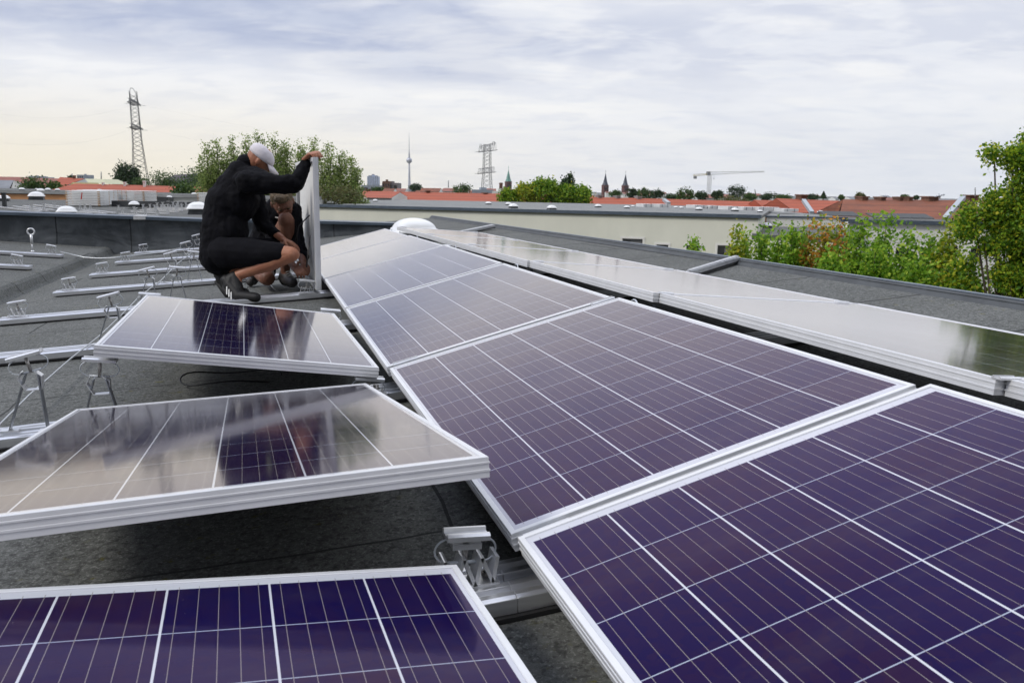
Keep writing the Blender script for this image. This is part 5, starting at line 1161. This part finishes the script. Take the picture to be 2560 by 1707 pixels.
# ------------------------------------------------------------------ people
def bake(mb_list, name, mat_, parent, voxel=.008, smooth=2, disp=0.0, base=None, keep=True, scale=.12):
    """union of closed pieces -> one continuous surface"""
    me = bpy.data.meshes.new('tmp'); vs, fs = [], []
    for b in mb_list: n = len(vs); vs += b.v; fs += [tuple(i + n for i in f) for f in b.f]
    me.from_pydata(vs, [], fs); o = bpy.data.objects.new('tmp', me); COL.objects.link(o)
    import bmesh
    bm = bmesh.new(); bm.from_mesh(me); bmesh.ops.recalc_face_normals(bm, faces=bm.faces); bm.to_mesh(me); bm.free()
    md = o.modifiers.new('r', 'REMESH'); md.mode = 'VOXEL'; md.voxel_size = voxel
    if smooth: s_ = o.modifiers.new('s', 'SMOOTH'); s_.iterations = smooth; s_.factor = .6
    if disp:
        tx = bpy.data.textures.new('folds', 'CLOUDS'); tx.noise_scale = scale; tx.noise_depth = 2
        dm = o.modifiers.new('d', 'DISPLACE'); dm.texture = tx; dm.strength = disp; dm.mid_level = .5; dm.texture_coords = 'GLOBAL'
    dg = bpy.context.evaluated_depsgraph_get(); me2 = bpy.data.meshes.new_from_object(o.evaluated_get(dg)); bpy.data.objects.remove(o)
    me2.name = name; me2.materials.clear(); me2.materials.append(mat_); me2.polygons.foreach_set('use_smooth', [True] * len(me2.polygons))
    off = Vector(base); me2.transform(Matrix.Translation(-off)); r_ = bpy.data.objects.new(name, me2); COL.objects.link(r_)
    if parent is not None: r_.parent = parent
    return r_
def cap(p, q, r0, r1, n=14, sq=None):
    """tapered capsule; sq=(axis, factor) flattens the section along an axis"""
    p, q = Vector(p), Vector(q); d_ = q - p; L = d_.length; t = d_.normalized() if L > 1e-6 else Vector((0, 0, 1)); u = t.orthogonal().normalized(); v = t.cross(u); b = MB(); vs = []; rings = []
    for k in range(4): a = -math.pi / 2 + (k + .5) / 4 * math.pi / 2; rings.append((p + t * (r0 * math.sin(a)), r0 * math.cos(a)))
    rings.append((p, r0)); rings.append((q, r1))
    for k in range(4): a = (k + .5) / 4 * math.pi / 2; rings.append((q + t * (r1 * math.sin(a)), r1 * math.cos(a)))
    for c, r in rings:
        for j in range(n):
            a = 2 * math.pi * j / n; w = (u * math.cos(a) + v * math.sin(a)) * r
            if sq: ax = sq[0].normalized(); w = w - ax * w.dot(ax) * (1 - sq[1])
            vs.append(c + w)
    m_ = len(rings); fs = [(i * n + j, i * n + (j + 1) % n, (i + 1) * n + (j + 1) % n, (i + 1) * n + j) for i in range(m_ - 1) for j in range(n)] + [tuple(range(n - 1, -1, -1)), tuple((m_ - 1) * n + j for j in range(n))]
    b.add(vs, fs); return b
def chain(pts, rs, **k): return [cap(pts[i], pts[i + 1], rs[i], rs[i + 1], **k) for i in range(len(pts) - 1)]
def ell(c, ax, n=16):
    """ellipsoid from centre and three axis vectors"""
    c = Vector(c); a, e, g_ = [Vector(x) for x in ax]; b = MB(); vs = []; m_ = 10
    for i in range(1, m_):
        th = math.pi * i / m_
        for j in range(n): ph = 2 * math.pi * j / n; vs.append(c + a * math.sin(th) * math.cos(ph) + e * math.sin(th) * math.sin(ph) + g_ * math.cos(th))
    fs = [(i * n + j, i * n + (j + 1) % n, (i + 1) * n + (j + 1) % n, (i + 1) * n + j) for i in range(m_ - 2) for j in range(n)] + [tuple(range(n - 1, -1, -1)), tuple((m_ - 2) * n + j for j in range(n))]
    b.add(vs, fs); return b
def hand(wrist, fwd, nrm, curl, sc=1.0, thumb=1, spread=.06):
    """palm plus five unequal fingers; fwd towards the fingertips, nrm = back of the hand, curl list of 3 bend angles"""
    wrist, f, n = Vector(wrist), Vector(fwd).normalized(), Vector(nrm); n = (n - f * n.dot(f)).normalized(); s = f.cross(n); out = []
    for k in range(4):
        o_ = s * (k - 1.5) * .019 * sc; out.append(cap(wrist + o_ * .6, wrist + f * .085 * sc + o_, .015 * sc, .013 * sc))
    L = [.068, .078, .073, .057]
    for k in range(4):
        p = wrist + f * .088 * sc + s * (k - 1.5) * .020 * sc; d_ = (f + s * (k - 1.5) * spread).normalized(); ang = 0; pts = [p]; 
        for j, fr in enumerate((.45, .30, .25)):
            ang += curl[j] * (1 + .08 * (k - 1.5)); dd = d_ * math.cos(ang) - n * math.sin(ang); pts.append(pts[-1] + dd * L[k] * fr * sc * 1.05)
        out += chain(pts, [.0098 * sc, .0092 * sc, .0085 * sc, .0075 * sc], n=10)
    tb = wrist + f * .028 * sc - s * thumb * .030 * sc; d1 = (f * .6 - s * thumb * .75 - n * .35).normalized(); d2 = (f * .85 - s * thumb * .25 - n * .5).normalized()
    out += chain([tb, tb + d1 * .034 * sc, tb + d1 * .034 * sc + d2 * .032 * sc, tb + d1 * .034 * sc + d2 * .052 * sc - n * .008], [.0135 * sc, .0115 * sc, .0105 * sc, .0085 * sc], n=10)
    return out
RT, UP_, FW = Vector((M[0, 0], M[1, 0], 0)).normalized(), Vector((0, 0, 1)), Vector((M[0, 2], M[1, 2], 0)).normalized()

# --- worker with the cap, squatting, seen from his right side
D = 6.32
def J(x, y, dd=0.0): return pt(x, y, D + dd)
base = J(600, 745, .05); base.z = roofz(base.x, base.y)
P1 = root('person', base, 'squatting worker in white cap, black jacket and black shorts holding the upright panel', 'person', None)
pelvis, waist, chest, neckb = J(554, 622, .14), J(553, 575, .14), J(586, 478, .14), J(617, 412, .14)
headc = J(650, 397, .14); sh_r, el_r, wr_r = J(632, 448, -.03), J(741, 458, -.02), J(765, 402, .04)
sh_l, el_l, wr_l = J(628, 450, .30), J(655, 560, .36), J(706, 597, .28)
hip_r, kn_r, an_r = J(560, 628, .04), J(727, 636, -.02), J(592, 690, .02)
hip_l, kn_l, an_l = J(560, 628, .24), J(712, 622, .36), J(572, 680, .18)
ball_r, toe_r, heel_r = J(598, 741, -.02), J(640, 744, -.04), J(566, 704, .02)
ball_l, toe_l, heel_l = J(575, 724, .16), J(612, 732, .15), J(548, 690, .18)
body = []
body += chain([pelvis, waist, chest], [.115, .105, .105], sq=(FW, 1.2)) + chain([chest, neckb, headc], [.08, .060, .056])
for s_, e_, w_ in ((sh_r, el_r, wr_r), (sh_l, el_l, wr_l)): body += chain([s_, e_, w_], [.048, .040, .028])
for h_, k_, a_ in ((hip_r, kn_r, an_r), (hip_l, kn_l, an_l)):
    body += chain([h_, h_.lerp(k_, .5), k_], [.098, .086, .060]); cf = k_.lerp(a_, .38); body += chain([k_, cf + Vector((0, 0, -.004)), k_.lerp(a_, .75), a_], [.060, .061, .044, .038])
    body.append(ell(k_ + (k_ - h_).normalized() * .018, (RT * .05, FW * .046, UP_ * .05)))
body += chain([an_r, heel_r], [.038, .032]) + chain([an_r, ball_r, toe_r], [.036, .032, .024]) + chain([an_l, heel_l], [.038, .032]) + chain([an_l, ball_l, toe_l], [.036, .032, .024])
# head: facing right, bowed and turned a little away
hf = (RT * .72 + FW * .35 - UP_ * .60).normalized(); hu = (UP_ * .80 + RT * .55); hu = (hu - hf * hu.dot(hf)).normalized(); hs = hf.cross(hu)
body += [ell(headc, (hf * .098, hs * .076, hu * .105)), ell(headc + hf * .035 - hu * .045, (hf * .066, hs * .058, hu * .062)), cap(headc + hf * .098 - hu * .0, headc + hf * .112 - hu * .028, .010, .013), ell(headc + hf * .078 - hu * .085, (hf * .026, hs * .024, hu * .02)),
         ell(headc + hf * .094 - hu * .055, (hf * .014, hs * .024, hu * .010)), ell(headc + hf * .088 + hu * .026, (hf * .014, hs * .044, hu * .010))]
for sg in (-1, 1): body.append(ell(headc + hs * sg * .080 - hf * .006 - hu * .012, (hf * .019, hs * .009, hu * .033)))
gr = Vector((.412, 6.60, .225))     # point on the top edge of the held panel
wr_r = J(763, 398, .02)
body += hand(wr_r, (gr + Vector((-.01, 0, .030)) - wr_r), UP_ * .9 + FW * -.1 - RT * .25, (.55, 1.0, .55), 1.08, 1)
body += hand(wr_l, (RT * .9 - UP_ * .42), UP_ * .8 + RT * .3, (.25, .35, .25), 1.0, -1)
bd = bake(body, 'body', SKIN, P1, .0052, 2, base=base)
jk = chain([J(549, 640, .14), J(550, 585, .14), J(572, 500, .14), J(604, 436, .14), J(615, 411, .14)], [.150, .150, .158, .110, .058], n=20, sq=(FW, 1.18)) + [ell(J(602, 500, .14), (RT * .135, FW * .20, UP_ * .17)), ell(J(578, 575, .14), (RT * .13, FW * .18, UP_ * .17)), ell(J(622, 452, .02), (RT * .09, FW * .11, UP_ * .085))]
jk += chain([sh_r + Vector((-.03, 0, -.02)), J(690, 458, -.03), el_r, J(764, 410, .02)], [.098, .072, .060, .040]) + [cap(J(636, 462, .0), J(735, 470, .0), .078, .046), cap(J(604, 440, .10), J(650, 450, .0), .095, .085)] + chain([sh_l, el_l, wr_l.lerp(el_l, .35)], [.09, .062, .045]) + [ell(J(620, 452, .05), (RT * .115, FW * .13, UP_ * .09))]
bake(jk, 'jacket', JACKET, P1, .0065, 4, .036, base, scale=.095)
co_ = MB(); c_ = J(619, 405, .13); nd = (headc - c_).normalized()
o = bake([b_ for b_ in [cap(c_ - nd * .02, c_ + nd * .012, .066, .060)]], 'collar', JACKET, P1, .006, 1, 0, base)
sh = [cap(J(556, 625, .14), J(574, 628, .14), .158, .15, sq=(FW, 1.15))]
for h_, k_ in ((hip_r, kn_r), (hip_l, kn_l)): e_ = h_.lerp(k_, .80); sh += chain([h_ + Vector((0, 0, -.005)), h_.lerp(k_, .45) + Vector((0, 0, -.008)), e_], [.128, .112, .088])
sh = sh + [ell(J(556, 645, .12), (RT * .13, FW * .15, UP_ * .09))]
bake(sh, 'shorts', SHORTS, P1, .008, 3, .018, base, scale=.12)
def shoe(an, heel, ball, toe, mat_, parent, base, stripes=True, dark=None):
    d_ = (ball - heel).normalized(); sp = [cap(heel + Vector((0, 0, .012)), ball, .043, .049), cap(ball, toe, .049, .038), cap(an.lerp(heel, .45), heel.lerp(ball, .25), .047, .048), cap(an.lerp(heel, .2), ball.lerp(an, .35), .046, .040)]
    s_ = bake(sp, 'shoe', mat_, parent, .006, 2, 0, base)
    n = d_.cross(UP_).normalized()   # sideways
    if n.dot(-FW) < 0: n = -n
    pd = (an - heel.lerp(ball, .4)).normalized()
    b = MB(); b.tube([heel - pd * .042, ball - pd * .046, toe - Vector((0, 0, .026))], [.022, .026, .018], 8); o_ = b.build('sole', RUBBER, s_, off=base)
    if stripes:
        b = MB()
        for k in range(3):
            m_ = heel.lerp(ball, .40 + .17 * k) + n * .0465; a0 = m_ + pd * .044 - d_ * .026 - n * .008; a1 = m_ - pd * .034 + d_ * .024; b.beam(a0, a0.lerp(a1, .5) + n * .006, .010, .004, n); b.beam(a0.lerp(a1, .5) + n * .006, a1, .010, .004, n)
        b.build('side_stripe', STRIPE, s_, off=base)
    b = MB()
    for k in range(3): c_ = an.lerp(toe, .42 + k * .12) + Vector((0, 0, .035 - k * .006)); b.tube([c_ - n * .02, c_ + Vector((0, 0, .008)), c_ + n * .022], .003, 5)
    b.build('lace', STRIPE if dark is None else dark, s_, off=base)
    return s_
shoe(an_r, heel_r, ball_r, toe_r, SHOE, P1, base, dark=SHOEG); shoe(an_l, heel_l, ball_l, toe_l, SHOE, P1, base, False, SHOEG)
# cap
cu = (hu * .95 - hf * .18).normalized(); cc = headc + hu * .022
b = MB(); n = 24; vs = []
for i in range(9):
    a = i / 8 * math.pi / 2 * .96
    for j in range(n): ph = 2 * math.pi * j / n; vs.append(cc + cu * (.092 * math.sin(a) ** .85 - .012) + (hf * .110 * math.cos(ph) + hs * .089 * math.sin(ph)) * math.cos(a) ** .75)
b.add(vs, [(i * n + j, i * n + (j + 1) % n, (i + 1) * n + (j + 1) % n, (i + 1) * n + j) for i in range(8) for j in range(n)] + [tuple(8 * n + j for j in range(n))], True)
cp = b.build('cap', CAPM, P1); md = cp.modifiers.new('t', 'SOLIDIFY'); md.thickness = .004; md.offset = 1
b = MB(); vs = []; m_ = 12
for i in range(m_ + 1):
    ph = -1.0 + 2.0 * i / m_; e_ = cc - cu * .012 + hf * .105 * math.cos(ph) + hs * .088 * math.sin(ph); o2 = e_ + hf * .070 * math.cos(ph * .9) - cu * (.022 + .02 * abs(ph)); vs += [e_, o2]
b.add(vs, [(2 * i, 2 * i + 1, 2 * i + 3, 2 * i + 2) for i in range(m_)], True); br_ = b.build('brim', CAPM, cp, off=base); md = br_.modifiers.new('t', 'SOLIDIFY'); md.thickness = .004
b = MB(); b.lathe([(.007, 0), (.006, .005)], cc + cu * .083, 10); b.build('button', CAPM, cp, off=base)
b = MB()
for sg in (-1, 1): b.v += [] ; q = ell(headc + hf * .092 + hs * sg * .030 + hu * .008, (hf * .008, hs * .013, hu * .006), 10); b.add(q.v, q.f, True)
b.build('eyes', EYEM, P1)

# --- second worker, kneeling and bending down, facing the camera side
D = 6.95
base = J(700, 705, .1); base.z = roofz(base.x, base.y)
P2 = root('person', base, 'blond worker in black jacket kneeling behind the other and reaching for the bracket', 'person', None)
headc = J(706, 505, -.02); nk = J(694, 503, .16); chest = J(688, 560, .26); pel = J(668, 640, .42)
shl, ell_, wrl = J(728, 528, .12), J(741, 596, .02), J(758, 655, -.16)
shr, elr, wrr = J(664, 530, .18), J(690, 610, .05), J(736, 668, -.22)
hipl, knl, anl = J(680, 640, .34), J(716, 553, -.06), J(713, 680, .06)
hipr, knr, anr = J(656, 645, .42), J(668, 695, .02), J(640, 680, .42)
body = chain([pel, chest], [.13, .14], sq=(FW, 1.0)) + chain([chest, nk, headc], [.10, .062, .055])
for s_, e_, w_ in ((shl, ell_, wrl), (shr, elr, wrr)): body += chain([s_, e_, w_], [.054, .043, .028])
for h_, k_, a_ in ((hipl, knl, anl), (hipr, knr, anr)): body += chain([h_, h_.lerp(k_, .5), k_], [.092, .080, .060]) + chain([k_, k_.lerp(a_, .35) + FW * .015, k_.lerp(a_, .75), a_], [.066, .066, .048, .038])
body.append(ell(knl + Vector((0, 0, .012)) - FW * .02, (RT * .064, FW * .056, UP_ * .068)))
# keep his kneeling knee on the roof
bl, tl, hl = J(722, 700, .04), J(733, 706, -.06), J(708, 698, .18); br2, tr2, hr2 = J(632, 700, .5), J(626, 705, .45), J(640, 690, .52)
body += chain([anl, bl, tl], [.036, .03, .024]) + chain([anr, br2, tr2], [.036, .03, .024])
hf = (-FW * .62 + RT * .34 - UP_ * .68).normalized(); hu = (UP_ * .70 - FW * .60 + RT * .02); hu = (hu - hf * hu.dot(hf)).normalized(); hs = hf.cross(hu)
HS = 1.13; hf, hu, hs = hf * HS, hu * HS, hs * HS
body += [ell(headc, (hf * .094, hs * .075, hu * .104)), ell(headc + hf * .034 - hu * .048, (hf * .062, hs * .056, hu * .060)), ell(headc + hf * .074 - hu * .088, (hf * .026, hs * .024, hu * .020)), cap(headc + hf * .090 + hu * .012, headc + hf * .118 - hu * .022, .008, .013),
         ell(headc + hf * .104 - hu * .026, (hf * .012, hs * .017, hu * .008)), ell(headc + hf * .084 + hu * .030, (hf * .014, hs * .048, hu * .010)), ell(headc + hf * .094 - hu * .056, (hf * .010, hs * .024, hu * .006)), ell(headc + hf * .092 - hu * .068, (hf * .010, hs * .020, hu * .006))]
for sg in (-1, 1): body += [ell(headc + hs * sg * .079 - hf * .004 - hu * .012, (hf * .018, hs * .009, hu * .032)), ell(headc + hf * .070 + hs * sg * .040 - hu * .018, (hf * .02, hs * .018, hu * .016))]
tgt = J(785, 690, -.42)
body += hand(wrl, (J(778, 688, -.36) - wrl), UP_ * .3 - FW * .5 + RT * .6, (.45, .7, .5), 1.02, -1) + hand(wrr, (J(768, 690, -.42) - wrr), UP_ * .7 - FW * .5, (.4, .7, .5), 1.02, 1)
bake(body, 'body', SKIN2, P2, .0052, 2, base=base)
jk = chain([J(662, 625, .40), chest, J(694, 520, .18)], [.16, .165, .10], n=18) + chain([shl, ell_, J(758, 640, -.10)], [.088, .062, .045]) + chain([shr, elr, wrr.lerp(elr, .35)], [.088, .062, .045]) + [cap(shl, shr, .085, .085), cap(nk - Vector((0, 0, .03)), nk, .085, .072)]
bake(jk, 'jacket', JACKET, P2, .008, 3, .035, base, scale=.07)
sh = [cap(pel, J(672, 640, .40), .14, .14)] + chain([hipl, hipl.lerp(knl, .50)], [.105, .085]) + chain([hipr, hipr.lerp(knr, .62)], [.115, .09])
bake(sh, 'shorts', SHORTS, P2, .008, 3, .015, base)
shoe(anl, hl, bl, tl, SHOEG, P2, base, False, STRIPE); shoe(anr, hr2, br2, tr2, SHOEG, P2, base, False, STRIPE)
hb = [ell(headc + hu * .030 - hf * .020, (hf * .092, hs * .082, hu * .088)), ell(headc + hu * .085 + hf * .045, (hf * .045, hs * .058, hu * .030)), ell(headc - hf * .050 - hu * .02, (hf * .055, hs * .072, hu * .07))]
bake(hb, 'hair', HAIR, P2, .005, 1, .014, base, scale=.018)
b = MB()
for sg in (-1, 1): q = ell(headc + hf * .088 + hs * sg * .030 + hu * .010, (hf * .008, hs * .013, hu * .005), 10); b.add(q.v, q.f, True)
b.build('eyes', EYEM, P2); b = MB()
for sg in (-1, 1): q = ell(headc + hf * .097 + hs * sg * .031 + hu * .030, (hf * .006, hs * .019, hu * .005), 10); b.add(q.v, q.f, True)
b.build('eyebrows', BROW, P2)
b = MB(); c_ = J(675, 574, -.03); b.beam(c_, c_ + RT * .03 + UP_ * .012, .02, .004, FW); b.beam(J(688, 543, .0), J(697, 545, .0), .004, .01); b.build('jacket_print', STRIPE, P2)
